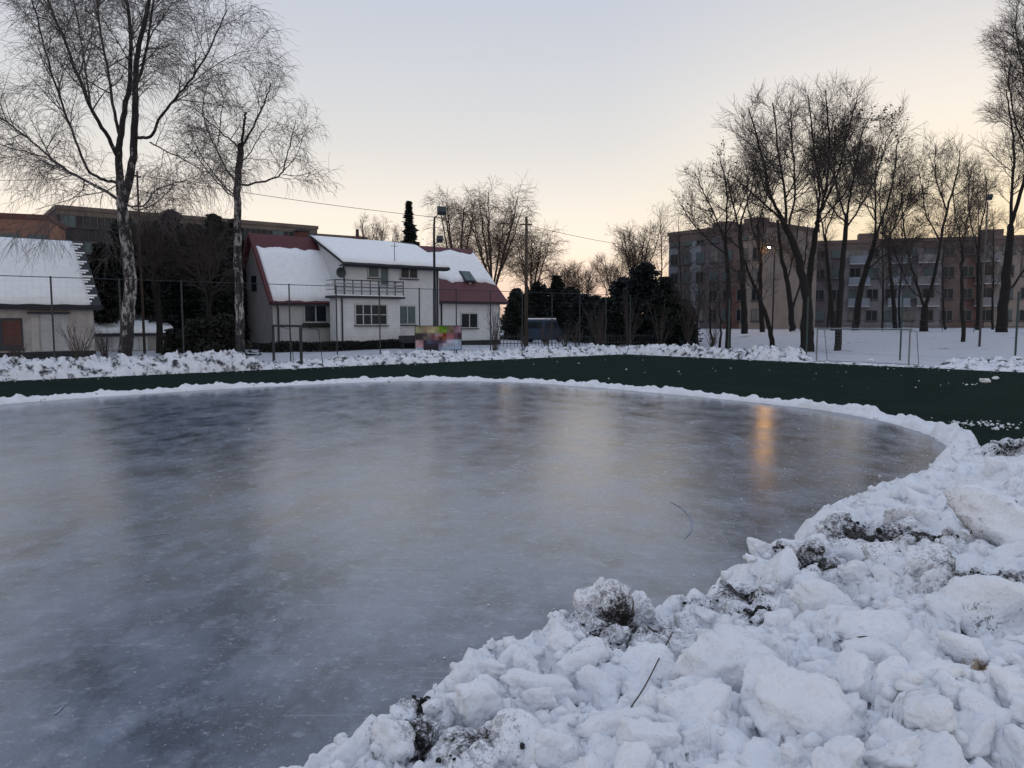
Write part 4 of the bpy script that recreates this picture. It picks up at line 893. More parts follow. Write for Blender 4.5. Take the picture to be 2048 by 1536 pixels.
def banner():
    # printed banner hung on the fence: blurred colour picture, olive and green on top, reddish middle, dark figures below
    cols = """8a8a72 6f7160 84756a 8a7d6c 93917a 8f8a6c 55752f 3f5a22 5b5648 6d675a 6a5560 86747e
8b8d76 7d7f6c 7c6e62 a0937f a6a488 85826a 5a7040 63803f 66635a 4f4a38 7a6a76 84727c
26242a 2a272c 3c3838 6b6664 5a474c 8a7a80 8a706a 5a2d26 7c5a5e 7a585e 5f4850 35262e
222024 2c2a2e 5a5654 55504f 5e4448 7a6260 41251e 6a463a 8a6a6c 8a6668 5a4650 2f222a
a38e92 8a7378 22232f 4c4f5e 3a3846 34323f 3a3038 5f5560 a9a8b6 a7abb8 a9b0bd 88919e
a08a8e a3898b 1c1e2a 20222e 26222e 1d1a26 6a6270 a09aa6 8e8e9a 8a8e9a 9aa0ac 8a929e
8e98a4 8c97a4 0c0e16 08090f 0a0a12 0c0c14 74808c 8a98a6 8e9caa 90a0ae 92a0ae 8a98a6""".split('\n')
    g = [[tuple((int(c[i:i + 2], 16) / 255) ** 2.2 for i in (0, 2, 4)) for c in row.split()] for row in cols]
    p = LP(20.65, 2.42); E = empty('banner', (p[0], p[1], 0), math.atan2(U[1], U[0])); tag(E, 'colourful printed banner with blurred picture hung on the wire fence', 'banner')
    w, z0, z1 = 3.4, .55, 2.05; ny, nx = len(g), len(g[0])
    m, N, Lk, P = nodes('banner_print'); at = N.new('ShaderNodeVertexColor'); at.layer_name = 'print'; Lk(at.outputs[0], P.inputs['Base Color']); P.inputs['Roughness'].default_value = .6
    fx, fy = 4, 4; NX, NY = nx * fx, ny * fy; V = []; C = []
    G = np.array(g)
    for j in range(NY + 1):
        for i in range(NX + 1):
            V.append((w * i / NX, -.03 + .02 * math.sin(i * .35) , z1 - (z1 - z0) * j / NY))
            u = min(max(i / fx - .5, 0), nx - 1.001); v = min(max(j / fy - .5, 0), ny - 1.001); a, b = int(u), int(v); q, r = float(sstep(.3, .7, u - a)), float(sstep(.3, .7, v - b))
            C.append(G[b, a] * (1 - q) * (1 - r) + G[b, a + 1] * q * (1 - r) + G[b + 1, a] * (1 - q) * r + G[b + 1, a + 1] * q * r)
    q = [(j * (NX + 1) + i, (j + 1) * (NX + 1) + i, (j + 1) * (NX + 1) + i + 1, j * (NX + 1) + i + 1) for j in range(NY) for i in range(NX)]
    me = np_mesh('sheet', V, q); ca = me.color_attributes.new('print', 'FLOAT_COLOR', 'POINT'); ca.data.foreach_set('color', np.c_[np.clip((np.array(C) - np.array(C).mean(1, keepdims=True)) * 1.5 + np.array(C).mean(1, keepdims=True), 0, 1) * 1.25, np.ones(len(C))].astype(np.float32).ravel())
    o = obj('sheet', me, 'banner_print', E); md = o.modifiers.new('thick', 'SOLIDIFY'); md.thickness = .006
    for a_, b_ in (((0, z0), (w, z0)), ((0, z1), (w, z1)), ((0, z0), (0, z1)), ((w, z0), (w, z1))): MB().tube([(a_[0], -.035, a_[1]), (b_[0], -.035, b_[1])], .022, 6).build('frame_bar', 'metal_dark', E)
    for x in (.5, w - .5): MB().tube([(x, .01, 0), (x, .01, z1)], .025, 6).build('support', 'metal_dark', E)
    for x, z in ((0.03, z1 - .03), (w - .03, z1 - .03), (.03, z0 + .03), (w - .03, z0 + .03)): MB().tube([(x, -.04, z), (x, .06, z)], .02, 8).build('eyelet', 'metal_grey', E)
banner()
# ------------------------------------------------------------------ lamp posts and wires
mL, N_, Lk_, P_ = nodes('lamp_glow'); P_.inputs['Emission Color'].default_value = (1, .52, .18, 1); P_.inputs['Emission Strength'].default_value = 380; P_.inputs['Base Color'].default_value = (1, .8, .5, 1)
def flood_box(mb, c, s, tilt, ry=0):
    M = Matrix.Translation(c) @ Matrix.Rotation(ry, 4, 'Z') @ Matrix.Rotation(tilt, 4, 'X'); b = MB().box(-s, s, -.16, .16, -s * .8, s * .8); b.box(-s * 1.06, s * 1.06, -.19, -.162, -s * .86, s * .86)
    mb.add([M @ Vector(v) for v in b.v], b.f)
def poles():
    p = ypt(870, 690, 50.); top = ypt(870, 470, 50.)[2]; tl = ypt(886, 426, 50.)
    E = empty('floodlight_mast', (p[0], p[1], .2)); tag(E, 'slim floodlight mast with bent top standing before the white house', 'floodlight')
    ht = tl[2] - .2
    MB().tube([(0, 0, -.2), (0, 0, 4.2)], .12, 10).tube([(0, 0, 4.2), (0, 0, top + .2), (.04, 0, top + .9), (.35, -.1, ht - .05)], [.085, .075, .06, .05], 8).build('pole', 'metal_dark', E, True)
    m = MB(); flood_box(m, Vector((.52, -.2, ht + .1)), .27, R(-35), R(15)); m.build('floodlight', 'metal_dark', E)
    m = MB(); z2 = ypt(878, 481, 50.)[2] - .2; m.tube([(0, 0, z2 - .35), (.3, -.1, z2 - .02)], .03, 6); flood_box(m, Vector((.38, -.15, z2 + .05)), .19, R(-35), R(15)); m.build('floodlight', 'metal_dark', E)
    # wooden utility pole
    p = ypt(1052, 680, 62.); E = empty('utility_pole', (p[0], p[1], .3)); tag(E, 'bare wooden utility pole rising beside the leafless willow', 'utility pole'); t1 = ypt(1053, 433, 62.)
    MB().tube([(0, 0, -.2), (.02, 0, t1[2] - .3)], [.17, .11], 10).build('pole', 'wood_pole', E, True)
    MB().box(-.5, .5, -.05, .05, t1[2] - 1.0, t1[2] - .9).build('crossarm', 'wood_pole', E)
    # thin dark pole left, by the birches
    p = ypt(289, 700, 46.); t2 = ypt(288, 342, 46.); E = empty('utility_pole', (p[0], p[1], .2)); tag(E, 'thin dark pole between the two birch trees', 'utility pole')
    MB().tube([(0, 0, -.2), (0, 0, t2[2] - .2)], [.085, .06], 8).build('pole', 'wood_pole', E, True); MB().box(-.06, .06, -.3, .3, t2[2] - .55, t2[2] - .47).build('crossarm', 'wood_pole', E)
    # overhead cable
    def cable(a, b, sag, r, lab, n=24):
        a, b = np.array(a), np.array(b); P = [a + (b - a) * i / n - np.array([0, 0, sag * 4 * (i / n) * (1 - i / n)]) for i in range(n + 1)]
        o = empty('overhead_cable', tuple(a)); MB().tube([q - a for q in P], r, 4).build('wire', 'rubber', o); tag(o, lab, 'cable')
    k1 = ypt(1053, 450, 62.); k0 = ypt(289, 352, 46.)
    cable(k0, k1, .35, .016, 'overhead cable sagging from the thin pole across to the wooden pole'); cable(k1, ypt(1330, 500, 86.), .25, .018, 'overhead cable running right from the wooden pole'); cable(k0, ypt(-300, 352, 44.), .25, .014, 'overhead cable running left through the birch crown')
    # right floodlight mast
    p = ypt(1958, 705, 52.); E = empty('floodlight_mast', (p[0], p[1], float(terrain(p[0], p[1])))); tag(E, 'grey floodlight mast among the trees at the right', 'floodlight'); z0 = float(terrain(p[0], p[1])); tt = ypt(1966, 395, 52.)
    MB().tube([(0, 0, -.2), (.05, 0, tt[2] - z0 - .3)], [.08, .05], 8).build('pole', 'frame_dark', E, True)
    m = MB(); flood_box(m, Vector((.12, -.1, tt[2] - z0)), .14, R(-35), R(-20)); m.build('floodlight', 'metal_dark', E)
    # lit street lamp
    p = ypt(1545, 650, 74.); z0 = float(terrain(p[0], p[1])); q = ypt(1538, 495, 74.); E = empty('street_lamp', (p[0], p[1], z0)); tag(E, 'street lamp glowing orange among the leafless trees', 'street lamp')
    MB().tube([(0, 0, -.2), (0, 0, q[2] - z0 - .2), (-.15, 0, q[2] - z0 + .22), (q[0] - p[0], q[1] - p[1], q[2] - z0 + .2)], [.09, .06, .05, .04], 8).build('pole', 'metal_dark', E, True)
    hd = MB().box(-.32, .32, -.14, .14, .10, .22).build('lamp_head', 'metal_dark', E); hd.location = (q[0] - p[0], q[1] - p[1], q[2] - z0)
    bm = bmesh.new(); bmesh.ops.create_uvsphere(bm, u_segments=14, v_segments=8, radius=.14); me = bpy.data.meshes.new('bulb'); bm.to_mesh(me); bm.free()
    b = obj('bulb', me, 'lamp_glow', E); b.location = (q[0] - p[0], q[1] - p[1] - .02, q[2] - z0); b.scale = (1, 1, .6)
    for px, py, Y, lab in [(1828, 600, 70., 'small street lamp post by the V shaped tree')]: pass
poles()
# ------------------------------------------------------------------ parked blue van
def van():
    p = ypt(1090, 672, 70.); z0 = float(terrain(p[0], p[1])); E = empty('parked_van', (p[0], p[1], z0), R(62)); tag(E, 'dark blue van with snow on its roof parked before the evergreens', 'van')
    side = [(-2.1, .35), (2.0, .35), (2.15, .7), (2.05, 1.15), (1.35, 1.25), (.75, 2.05), (-1.95, 2.1), (-2.12, 1.2)]
    b = MB().prism(side, 'y', -.9, .9).build('body', 'blue_paint', E); bv = b.modifiers.new('bevel', 'BEVEL'); bv.width = .08; bv.segments = 3
    for s in (-1, 1):
        MB().box(-1.7, -.5, s * .9 - .02, s * .9 + .02, 1.3, 1.85).build('side_window', 'glass', E); MB().box(-.4, .6, s * .9 - .02, s * .9 + .02, 1.3, 1.85).build('side_window', 'glass', E)
        for x in (-1.35, 1.35):
            w = MB().tube([(x, s * .72, .34), (x, s * .93, .34)], .34, 20).build('wheel', 'rubber', E); MB().tube([(x, s * .935, .34), (x, s * .95, .34)], .2, 14).build('rim', 'metal_grey', w)
        MB().box(2.08, 2.2, s * .6 - .15, s * .6 + .15, .75, .95).build('headlight', 'frame_white', E); MB().box(-2.18, -2.08, s * .75 - .08, s * .75 + .08, .9, 1.3).build('tail_light', 'brick_red', E)
    MB().hexa([(1.36, -.75, 1.3), (1.36, .75, 1.3), (.82, .75, 1.95), (.82, -.75, 1.95)], (.03, 0, .03)).build('windscreen', 'glass', E)
    MB().box(-2.16, -2.1, -.7, .7, 1.35, 1.9).build('rear_window', 'glass', E)
    MB().box(2.1, 2.25, -.85, .85, .35, .58).build('bumper', 'trim_dark', E)
    s = MB().box(-1.9, .7, -.85, .85, 2.11, 2.25).build('roof_snow', 'snow_roof', E); bv = s.modifiers.new('bevel', 'BEVEL'); bv.width = .06; bv.segments = 3
van()
# ------------------------------------------------------------------ trees
def unit(v): l = math.sqrt(v[0] * v[0] + v[1] * v[1] + v[2] * v[2]) + 1e-9; return (v[0] / l, v[1] / l, v[2] / l)
def side_dir(d, ang, rng):
    a = (rng.gauss(0, 1), rng.gauss(0, 1), rng.gauss(0, 1)); k = a[0] * d[0] + a[1] * d[1] + a[2] * d[2]
    a = unit((a[0] - k * d[0], a[1] - k * d[1], a[2] - k * d[2])); c, s = math.cos(ang), math.sin(ang)
    return unit((d[0] * c + a[0] * s, d[1] * c + a[1] * s, d[2] * c + a[2] * s))
class Tree:
    """grows twigs on given stems; P: list of per-level dicts(n per metre, ang, len, trop, wob, seg)"""
    def __init__(s, seed, levels, rmin=.006): s.rng = random.Random(seed); s.lv = levels; s.thick = []; s.mid = []; s.fine = []; s.rmin = rmin
    def emit(s, pts, rads):
        (s.thick if rads[0] > .055 else s.mid if rads[0] > .022 else s.fine).append((pts, rads))
    def stem(s, pts, r0, r1, lev=0, start=.25, grow=True):
        n = len(pts); rads = [r0 + (r1 - r0) * i / (n - 1) for i in range(n)]; s.emit(pts, rads)
        if grow: s.sprout(pts, rads, lev, start)
    def sprout(s, pts, rads, lev, start):
        if lev >= len(s.lv): return
        g = s.rng; c = s.lv[lev]; seg = [math.dist(a, b) for a, b in zip(pts[:-1], pts[1:])]; L = sum(seg)
        n = max(1, int(L * (1 - start) * c['n'] + g.random()))
        for i in range(n):
            f = start + (1 - start) * ((i + g.random()) / n); t = f * L; k = 0
            while k < len(seg) - 1 and t > seg[k]: t -= seg[k]; k += 1
            q = min(1, t / (seg[k] + 1e-9)); a, b = pts[k], pts[k + 1]; p = tuple(a[j] + (b[j] - a[j]) * q for j in range(3)); r = rads[k] + (rads[k + 1] - rads[k]) * q
            d = unit(tuple(b[j] - a[j] for j in range(3)))
            ln = c['len'] * (1 - c.get('tip', .5) * f) * g.uniform(.6, 1.25)
            if 'rel' in c: ln = min(ln, L * c['rel'])
            s.branch(p, side_dir(d, c['ang'] * g.uniform(.7, 1.3), g), ln, max(s.rmin, min(r * .62, ln * .0125 + .003)), lev)
    def branch(s, p, d, L, r, lev):
        g = s.rng; c = s.lv[lev]; n = c.get('seg', 4); pts = [p]; rads = [r]
        for i in range(n):
            tr = c['trop'] * (1 if c['trop'] > 0 else (.35 + 1.3 * i / n)); w = c['wob']
            d = unit((d[0] + g.gauss(0, w), d[1] + g.gauss(0, w), d[2] + g.gauss(0, w) + tr)); p = tuple(p[j] + d[j] * L / n for j in range(3))
            pts.append(p); rads.append(max(s.rmin * .6, r * (1 - .82 * (i + 1) / n)))
        s.emit(pts, rads); s.sprout(pts, rads, lev + 1, .15)
    def build(s, name, base, label, cat='tree', group=None, bark='bark', twig='twig', rz=0, leaves=None, leafm='dead_leaf'):
        E = empty(name, base); tag(E, label, cat, group)
        if s.thick:
            V, Fq = tubes_np(s.thick, 9); obj('trunk', np_mesh('trunk', V, Fq, True), bark, E)
        L = ([tubes_np(s.mid, 5)] if s.mid else []) + ([tubes_np(s.fine, 3)] if s.fine else [])
        if L:
            Vs = np.concatenate([a for a, _ in L]); off = 0; Fs = []
            for a, b in L: Fs.append(b + off); off += len(a)
            obj('crown', np_mesh('crown', Vs, np.concatenate(Fs), True), twig, E)
        if leaves is not None:
            cr = obj('dead_leaves', leaves, leafm, E)
        return E
def px_stems(base_px, base_py, Y, seed, z_in=None):
    """returns base point and a function turning photo pixels into points local to the base, with some real depth of their own"""
    b = ypt(base_px, base_py, Y); z0 = float(terrain(b[0], b[1])); base = (float(b[0]), float(b[1]), z0 - .1)
    def P(px, py, dy=0.0):
        q = ypt(px, py, Y + dy); return (float(q[0] - base[0]), float(q[1] - base[1]), float(q[2] - base[2]))
    return base, P
def smooth_pts(pts, n=2, wob=0, rng=None):
    q = smooth_line(pts, n)
    if wob and rng:
        for i in range(1, len(q) - 1): q[i] += np.array([rng.gauss(0, wob) for _ in range(3)])
    return [tuple(map(float, p)) for p in q]
LB = [dict(n=2.3, ang=R(42), len=3.2, trop=.05, wob=.10, seg=5, rel=.6), dict(n=5.0, ang=R(40), len=1.8, trop=-.12, wob=.13, seg=4), dict(n=5.3, ang=R(42), len=1.7, trop=-.42, wob=.10, seg=3)]
def birch1():
    base, P = px_stems(250, 712, 38., 1); T = Tree(7, LB, .0085); g = T.rng
    def S(l, r0, r1, start=.25, lev=0): T.stem(smooth_pts([P(*p) for p in l], 2, .02, g), r0 * (.86 if r0 > .2 else .68), r1 * .8, lev, start)
    S([(250, 716), (256, 640), (262, 570), (255, 500), (247, 440), (243, 405)], .40, .30, .97)
    S([(243, 410), (240, 360), (236, 310), (240, 275), (250, 215, .5), (262, 150, .6), (262, 60, .9), (248, -40, 1), (240, -180, 1.2)], .25, .05, .3)
    S([(244, 410), (262, 350, -.4), (268, 290, -.5), (272, 200, -.6), (270, 150, -.6), (280, 80, -.9), (300, 0, -1), (315, -120, -1), (320, -240, -1)], .26, .05, .3)
    S([(272, 170, -.5), (288, 130, -.2), (300, 60, .2), (310, -30, .5), (330, -150, .6)], .13, .03, .2)
    S([(236, 315), (215, 270, -1), (185, 225, -1.8), (160, 160, -2.4), (130, 80, -3), (105, 30, -3.2), (80, -60, -3.5), (60, -160, -3.5)], .16, .03, .2)
    S([(182, 218, -1.8), (172, 150, -2.2), (158, 60, -1.5), (135, -50, -1), (130, -140, -1)], .08, .02, .15)
    S([(240, 275), (228, 220, .8), (215, 140, 1.5), (200, 60, 2), (190, -40, 2.5), (185, -160, 2.5)], .13, .03, .2)
    S([(237, 366), (205, 360, -.8), (175, 345, -1.6), (155, 290, -2.2), (120, 200, -3), (92, 110, -3.5), (70, 20, -4), (40, -80, -4)], .12, .025, .25)
    S([(240, 400), (190, 370, 1.2), (130, 340, 2.5), (90, 305, 3.2), (50, 270, 3.8), (0, 235, 4.2), (-60, 190, 4.5), (-110, 120, 4.5)], .12, .025, .2)
    S([(130, 340, 2.5), (95, 315, 2), (40, 300, 1.5), (-20, 285, 1), (-80, 250, 1)], .06, .015, .15)
    S([(275, 275, -.5), (303, 277, -1), (318, 235, -1.5), (345, 205, -2), (380, 160, -2.6), (415, 110, -3), (440, 50, -3.2), (455, 20, -3.2)], .12, .025, .35)
    S([(345, 205, -2), (385, 165, -1), (430, 130, -.4), (480, 105, 0), (515, 100, 0)], .05, .015, .2)
    S([(300, 285, -.8), (330, 300, -1.5), (370, 320, -2), (410, 345, -2.3)], .06, .02, .1)
    S([(247, 412), (290, 415, 1), (305, 385, 1.5), (335, 368, 2), (370, 362, 2.5), (405, 345, 3)], .08, .02, .2)
    S([(250, 405), (278, 425, -1), (320, 400, -1.5), (345, 375, -2)], .06, .02, .3)
    S([(236, 370), (205, 385, -2), (165, 390, -3), (120, 405, -3.5), (70, 420, -4)], .05, .012, .2)
    T.build('birch_tree', base, 'tall birch with white patched trunk and drooping twigs, crown cut by the top', 'tree', 'birches behind the left bank', 'birch_bark', 'twig_pale')
birch1()
LB2 = [dict(LB[0], len=1.9, n=2.6), dict(LB[1], len=1.2, n=5.2), dict(LB[2], len=1.1, n=6)]
def birch2():
    base, P = px_stems(480, 712, 39., 2); T = Tree(8, LB2, .0085); g = T.rng
    def S(l, r0, r1, start=.25, lev=0): T.stem(smooth_pts([P(*p) for p in l], 2, .02, g), r0 * (.86 if r0 > .2 else .68), r1 * .8, lev, start)
    S([(480, 716), (480, 640), (477, 560), (474, 480), (474, 390), (478, 330), (482, 290)], .27, .19, .75)
    S([(482, 292), (488, 250), (491, 225)], .10, .07, .5); S([(483, 295), (505, 255, -.4), (522, 220, -.6), (535, 190, -.7), (541, 165, -.8)], .09, .02, .35)
    S([(522, 222, -.6), (515, 195, -.2), (509, 168, 0)], .04, .015, .2); S([(530, 205, -.6), (548, 195, -1), (560, 172, -1.2)], .03, .012, .2)
    S([(476, 370), (505, 368, -.6), (545, 358, -1), (565, 348, -1.2), (570, 325, -1.4), (580, 285, -1.6), (592, 240, -1.8)], .09, .02, .4)
    S([(568, 340, -1.2), (590, 320, -.6), (605, 280, 0), (615, 250, .2)], .045, .012, .1)
    S([(565, 350, -1.2), (595, 352, -1.6), (622, 345, -2)], .035, .012, .1)
    S([(480, 300), (462, 280, .6), (430, 255, 1.2), (400, 225, 1.6), (375, 210, 2)], .08, .02, .2)
    S([(477, 370), (450, 335, -.8), (430, 290, -1.4), (410, 250, -1.8), (405, 200, -2), (418, 165, -2)], .08, .02, .2)
    S([(474, 395), (450, 375, .8), (425, 345, 1.4), (400, 310, 2), (380, 260, 2.4)], .07, .02, .2)
    S([(474, 400), (455, 385, -.8), (420, 350, -1.8), (385, 300, -2.6), (360, 275, -3)], .06, .02, .2)
    S([(478, 330), (500, 310, 1), (520, 270, 1.6), (540, 245, 2)], .06, .02, .2)
    S([(436, 292, -1.4), (440, 240, -1), (450, 200, -1), (430, 160, -1.2)], .05, .015, .1)
    T.build('birch_tree', base, 'smaller birch with lopped top left of the white house', 'tree', 'birches behind the left bank', 'birch_bark', 'twig_pale')
birch2()
LD = [dict(n=2.6, ang=R(46), len=4.3, tip=.74, trop=.075, wob=.08, seg=5, rel=.68), dict(n=4.3, ang=R(36), len=2.1, trop=.06, wob=.11, seg=3, rel=.62), dict(n=5.6, ang=R(38), len=1.25, trop=.05, wob=.13, seg=2)]
LDs = [dict(n=2.7, ang=R(46), len=3.6, tip=.68, trop=.065, wob=.10, seg=4, rel=.64), dict(n=4.3, ang=R(38), len=1.6, trop=.06, wob=.12, seg=3, rel=.6), dict(n=4.4, ang=R(40), len=1.0, trop=.04, wob=.14, seg=2)]
def leaves_on(T, frac, size, seed, lo=None, test=None):
    g = np.random.default_rng(seed); pts = [p for L in T.fine for p in L[0][1:]]
    P = np.array(pts); keep = g.random(len(P)) < frac
    if test is not None: keep &= test(P)
    P = P[keep]; P = np.repeat(P, 3, 0) + g.normal(0, size * .8, (len(P) * 3, 3))
    return leaf_mesh('dead_leaves', P, size, g, 1.3)
def rtree(bx, by, Y, stems, seed, label, lv=LD, rmin=.0115, twig='twig', bark='bark', leaf=None, name='bare_tree'):
    base, P = px_stems(bx, by, Y, seed); T = Tree(seed, lv, rmin); g = T.rng
    for k, (l, r0, r1, st) in enumerate(stems): T.stem(smooth_pts([P(*p) for p in l], 2, .03, g), r0 * (.88 if k == 0 else .62), r1 * (.9 if k else .7), 0, st)
    lf = None
    if leaf: lf = leaves_on(T, leaf[0], leaf[1], seed, test=(lambda Q: np.clip(vn(Q[:, 0] * .7, Q[:, 1] * .7, Q[:, 2] * .7, seed) * 4 + .2, 0, 1) > g.random()) if len(leaf) < 3 else leaf[2](P))
    return T.build(name, base, label, 'tree', 'leafless trees at the right', bark, twig, leaves=lf)
rtree(1617, 704, 55., [([(1617, 706), (1616, 640), (1612, 580), (1598, 520), (1578, 465), (1560, 430)], .48, .24, .85), ([(1560, 430), (1538, 390, -.5), (1530, 330, -1), (1510, 260, -1.5), (1498, 215, -2)], .20, .03, .1),
    ([(1572, 450), (1570, 380, .8), (1556, 300, 1.5), (1550, 235, 2), (1545, 205, 2)], .18, .03, .15), ([(1565, 440), (1520, 400, -1), (1485, 370, -2), (1462, 350, -2.5)], .13, .03, .15), ([(1575, 460), (1590, 400, 1.5), (1590, 330, 2.2), (1580, 250, 2.6), (1585, 215, 3)], .15, .03, .15)], 31,
    'thick leafless tree with tall crown leaning left beside the silver goal')
rtree(1606, 702, 57., [([(1606, 704), (1612, 620), (1620, 540), (1630, 470), (1636, 440)], .36, .22, .9), ([(1634, 445), (1640, 380, 1), (1628, 300, 1.5), (1622, 230, 2), (1615, 190, 2)], .17, .03, .15), ([(1636, 440), (1655, 370, -1), (1660, 290, -1.6), (1655, 220, -2), (1650, 180, -2)], .18, .03, .15),
    ([(1638, 430), (1672, 360, .5), (1690, 290, 1), (1705, 225, 1.2), (1715, 200, 1.5)], .15, .03, .2), ([(1634, 450), (1660, 420, -2), (1690, 390, -3), (1700, 360, -3.5)], .1, .03, .2)], 32,
    'tall leafless tree with the highest fan shaped crown in the group')
clump = lambda P: (lambda Q: (Q[:, 2] > P(1700, 350)[2]) & (vn(Q[:, 0] * .8 + 5, Q[:, 1] * .8, Q[:, 2] * .8, 77) > .02))
rtree(1675, 706, 55., [([(1675, 708), (1678, 640), (1683, 560), (1690, 480), (1693, 430)], .31, .18, .9), ([(1692, 440), (1678, 390, 1), (1668, 350, 1.4), (1672, 300, 1.5), (1690, 250, 1.6)], .13, .03, .2), ([(1693, 430), (1705, 370, -1), (1715, 310, -1.4), (1725, 260, -1.5), (1740, 235, -1.6)], .14, .03, .2),
    ([(1690, 460), (1725, 410, .8), (1755, 350, 1.2), (1772, 290, 1.4), (1785, 245, 1.4)], .12, .03, .2), ([(1692, 445), (1665, 420, -1.5), (1648, 390, -2), (1640, 340, -2)], .09, .025, .2)], 33,
    'slender leafless tree with dark clumps of dead leaves in its top', leaf=(.11, .13, clump))
rtree(1711, 660, 75., [([(1711, 662), (1716, 610), (1728, 550), (1745, 500), (1752, 470)], .42, .24, .9), ([(1750, 480), (1752, 420, 1), (1750, 350, 1.5), (1760, 290, 2)], .2, .04, .2), ([(1752, 470), (1775, 410, -1), (1790, 340, -1.5), (1795, 280, -2)], .2, .04, .2), ([(1740, 510), (1780, 470, .5), (1812, 420, 1), (1825, 370, 1)], .14, .03, .2), ([(1735, 540), (1775, 505, -2), (1815, 480, -3), (1850, 470, -4)], .12, .03, .2)], 34,
    'leafless tree with arching right limb standing on the bank before the long block', leaf=(.03, .14))
rtree(1848, 662, 70., [([(1848, 664), (1849, 635), (1850, 612)], .46, .36, .99), ([(1848, 616), (1835, 570, .8), (1818, 520, 1.4), (1808, 460, 2), (1803, 400, 2.4), (1800, 350, 2.5)], .22, .03, .3), ([(1850, 614), (1868, 560, -.5), (1882, 480, -1), (1895, 410, -1.5), (1915, 350, -2), (1920, 300, -2)], .30, .03, .35),
    ([(1893, 420, -1.4), (1875, 370, -.6), (1868, 320, 0), (1872, 290, 0)], .12, .03, .1), ([(1842, 595), (1820, 580, -1.5), (1795, 520, -2.5), (1780, 470, -3)], .10, .03, .3), ([(1880, 480, -1), (1850, 430, 1), (1845, 380, 1.5), (1835, 330, 2)], .12, .03, .2)], 35,
    'leafless tree forked low into a wide V on the snowy bank')
rtree(1926, 703, 55., [([(1926, 704), (1925, 620), (1923, 550), (1925, 500)], .19, .12, .8), ([(1925, 505), (1915, 450, .8), (1905, 400, 1), (1912, 350, 1)], .09, .02, .1), ([(1925, 500), (1935, 440, -.8), (1945, 390, -1), (1948, 340, -1)], .09, .02, .1), ([(1924, 540), (1905, 500, -1), (1895, 460, -1.5)], .06, .02, .1), ([(1925, 530), (1945, 490, 1), (1962, 450, 1.5)], .06, .02, .1)], 36,
    'slim young leafless tree with straight trunk low on the snowy slope', LDs)
rtree(2003, 664, 64., [([(2003, 666), (2006, 620), (2012, 560), (2018, 500), (2022, 450)], .55, .34, .8), ([(2021, 460), (2022, 380, 1), (2030, 300, 1.5), (2020, 230, 2), (2012, 180, 2)], .24, .04, .15), ([(2022, 450), (2045, 380, -1), (2060, 280, -1.5), (2070, 150, -2), (2060, 20, -2.5), (2065, -60, -2)], .27, .05, .2),
    ([(2055, 300, -1.5), (2030, 250, -3), (2015, 160, -4), (2025, 90, -4)], .12, .03, .1), ([(2065, 200, -1.8), (2040, 120, 0), (2030, 50, 1), (2035, 10, 1)], .12, .03, .1), ([(2010, 590), (2035, 560, .8), (2065, 520, 1.5), (2100, 440, 2)], .2, .05, .3), ([(2070, 150, -2), (2045, 90, -2), (2010, 60, -3)], .1, .03, .2)], 37,
    'massive dark leafless tree cut off by the right edge')
rtree(2090, 664, 60., [([(2090, 668), (2100, 560), (2110, 440), (2115, 330)], .4, .22, .5), ([(2112, 400), (2080, 300, 1), (2060, 180, 1.5), (2050, 80, 2)], .18, .04, .1)], 47, 'leafless tree mostly outside the frame at the right edge', LDs)
rtree(1456, 694, 57., [([(1456, 696), (1458, 620), (1455, 540), (1450, 470)], .26, .16, .85), ([(1452, 490), (1430, 430, .8), (1405, 380, 1.2), (1390, 345, 1.4)], .11, .03, .2), ([(1450, 470), (1455, 410, -1), (1450, 350, -1.5), (1440, 320, -1.6)], .12, .03, .2), ([(1454, 510), (1415, 480, -1), (1380, 440, -1.6), (1362, 410, -2)], .1, .03, .2), ([(1450, 470), (1480, 420, 1), (1495, 370, 1.4)], .1, .03, .2)], 38,
    'leafless tree with fruit dotted crown in front of the taller block', LDs, leaf=(.09, .13))
rtree(1489, 665, 70., [([(1489, 667), (1487, 600), (1484, 520), (1480, 450)], .38, .22, .8), ([(1482, 470), (1465, 410, 1), (1455, 360, 1.4), (1460, 330, 1.4)], .16, .03, .2), ([(1480, 450), (1500, 390, -1), (1510, 340, -1.4)], .16, .03, .2), ([(1483, 500), (1440, 460, -1), (1415, 420, -1.5)], .12, .03, .2)], 39,
    'dark trunked leafless tree standing upright before the reddish wall', LDs, leaf=(.07, .14))
rtree(1546, 694, 58., [([(1546, 696), (1540, 655), (1526, 615), (1512, 580), (1500, 555), (1490, 520)], .24, .10, .5), ([(1512, 580), (1520, 530, .8), (1528, 470, 1), (1525, 420, 1.2)], .09, .025, .2), ([(1500, 555), (1470, 540, -1), (1440, 530, -1.5)], .07, .02, .2)], 40,
    'crooked leafless tree leaning left under the street lamp', LDs)
rtree(1585, 660, 72., [([(1585, 662), (1582, 620), (1575, 560), (1560, 500), (1555, 440)], .36, .15, .5), ([(1582, 625), (1600, 570, 1), (1612, 510, 1.5), (1615, 450, 2)], .2, .04, .3), ([(1575, 560), (1590, 500, -1), (1600, 430, -1.5)], .12, .03, .2)], 41,
    'leafless tree with forked trunk behind the thick leaning one', LDs)
rtree(1665, 660, 78., [([(1665, 662), (1662, 600), (1655, 530), (1650, 470)], .3, .18, .7), ([(1652, 490), (1640, 430, 1), (1630, 370, 1.5), (1625, 320, 2)], .14, .03, .2), ([(1650, 470), (1668, 420, -1), (1680, 370, -1.5)], .14, .03, .2)], 42, 'leafless tree seen between the two trunks beside the goal', LDs)
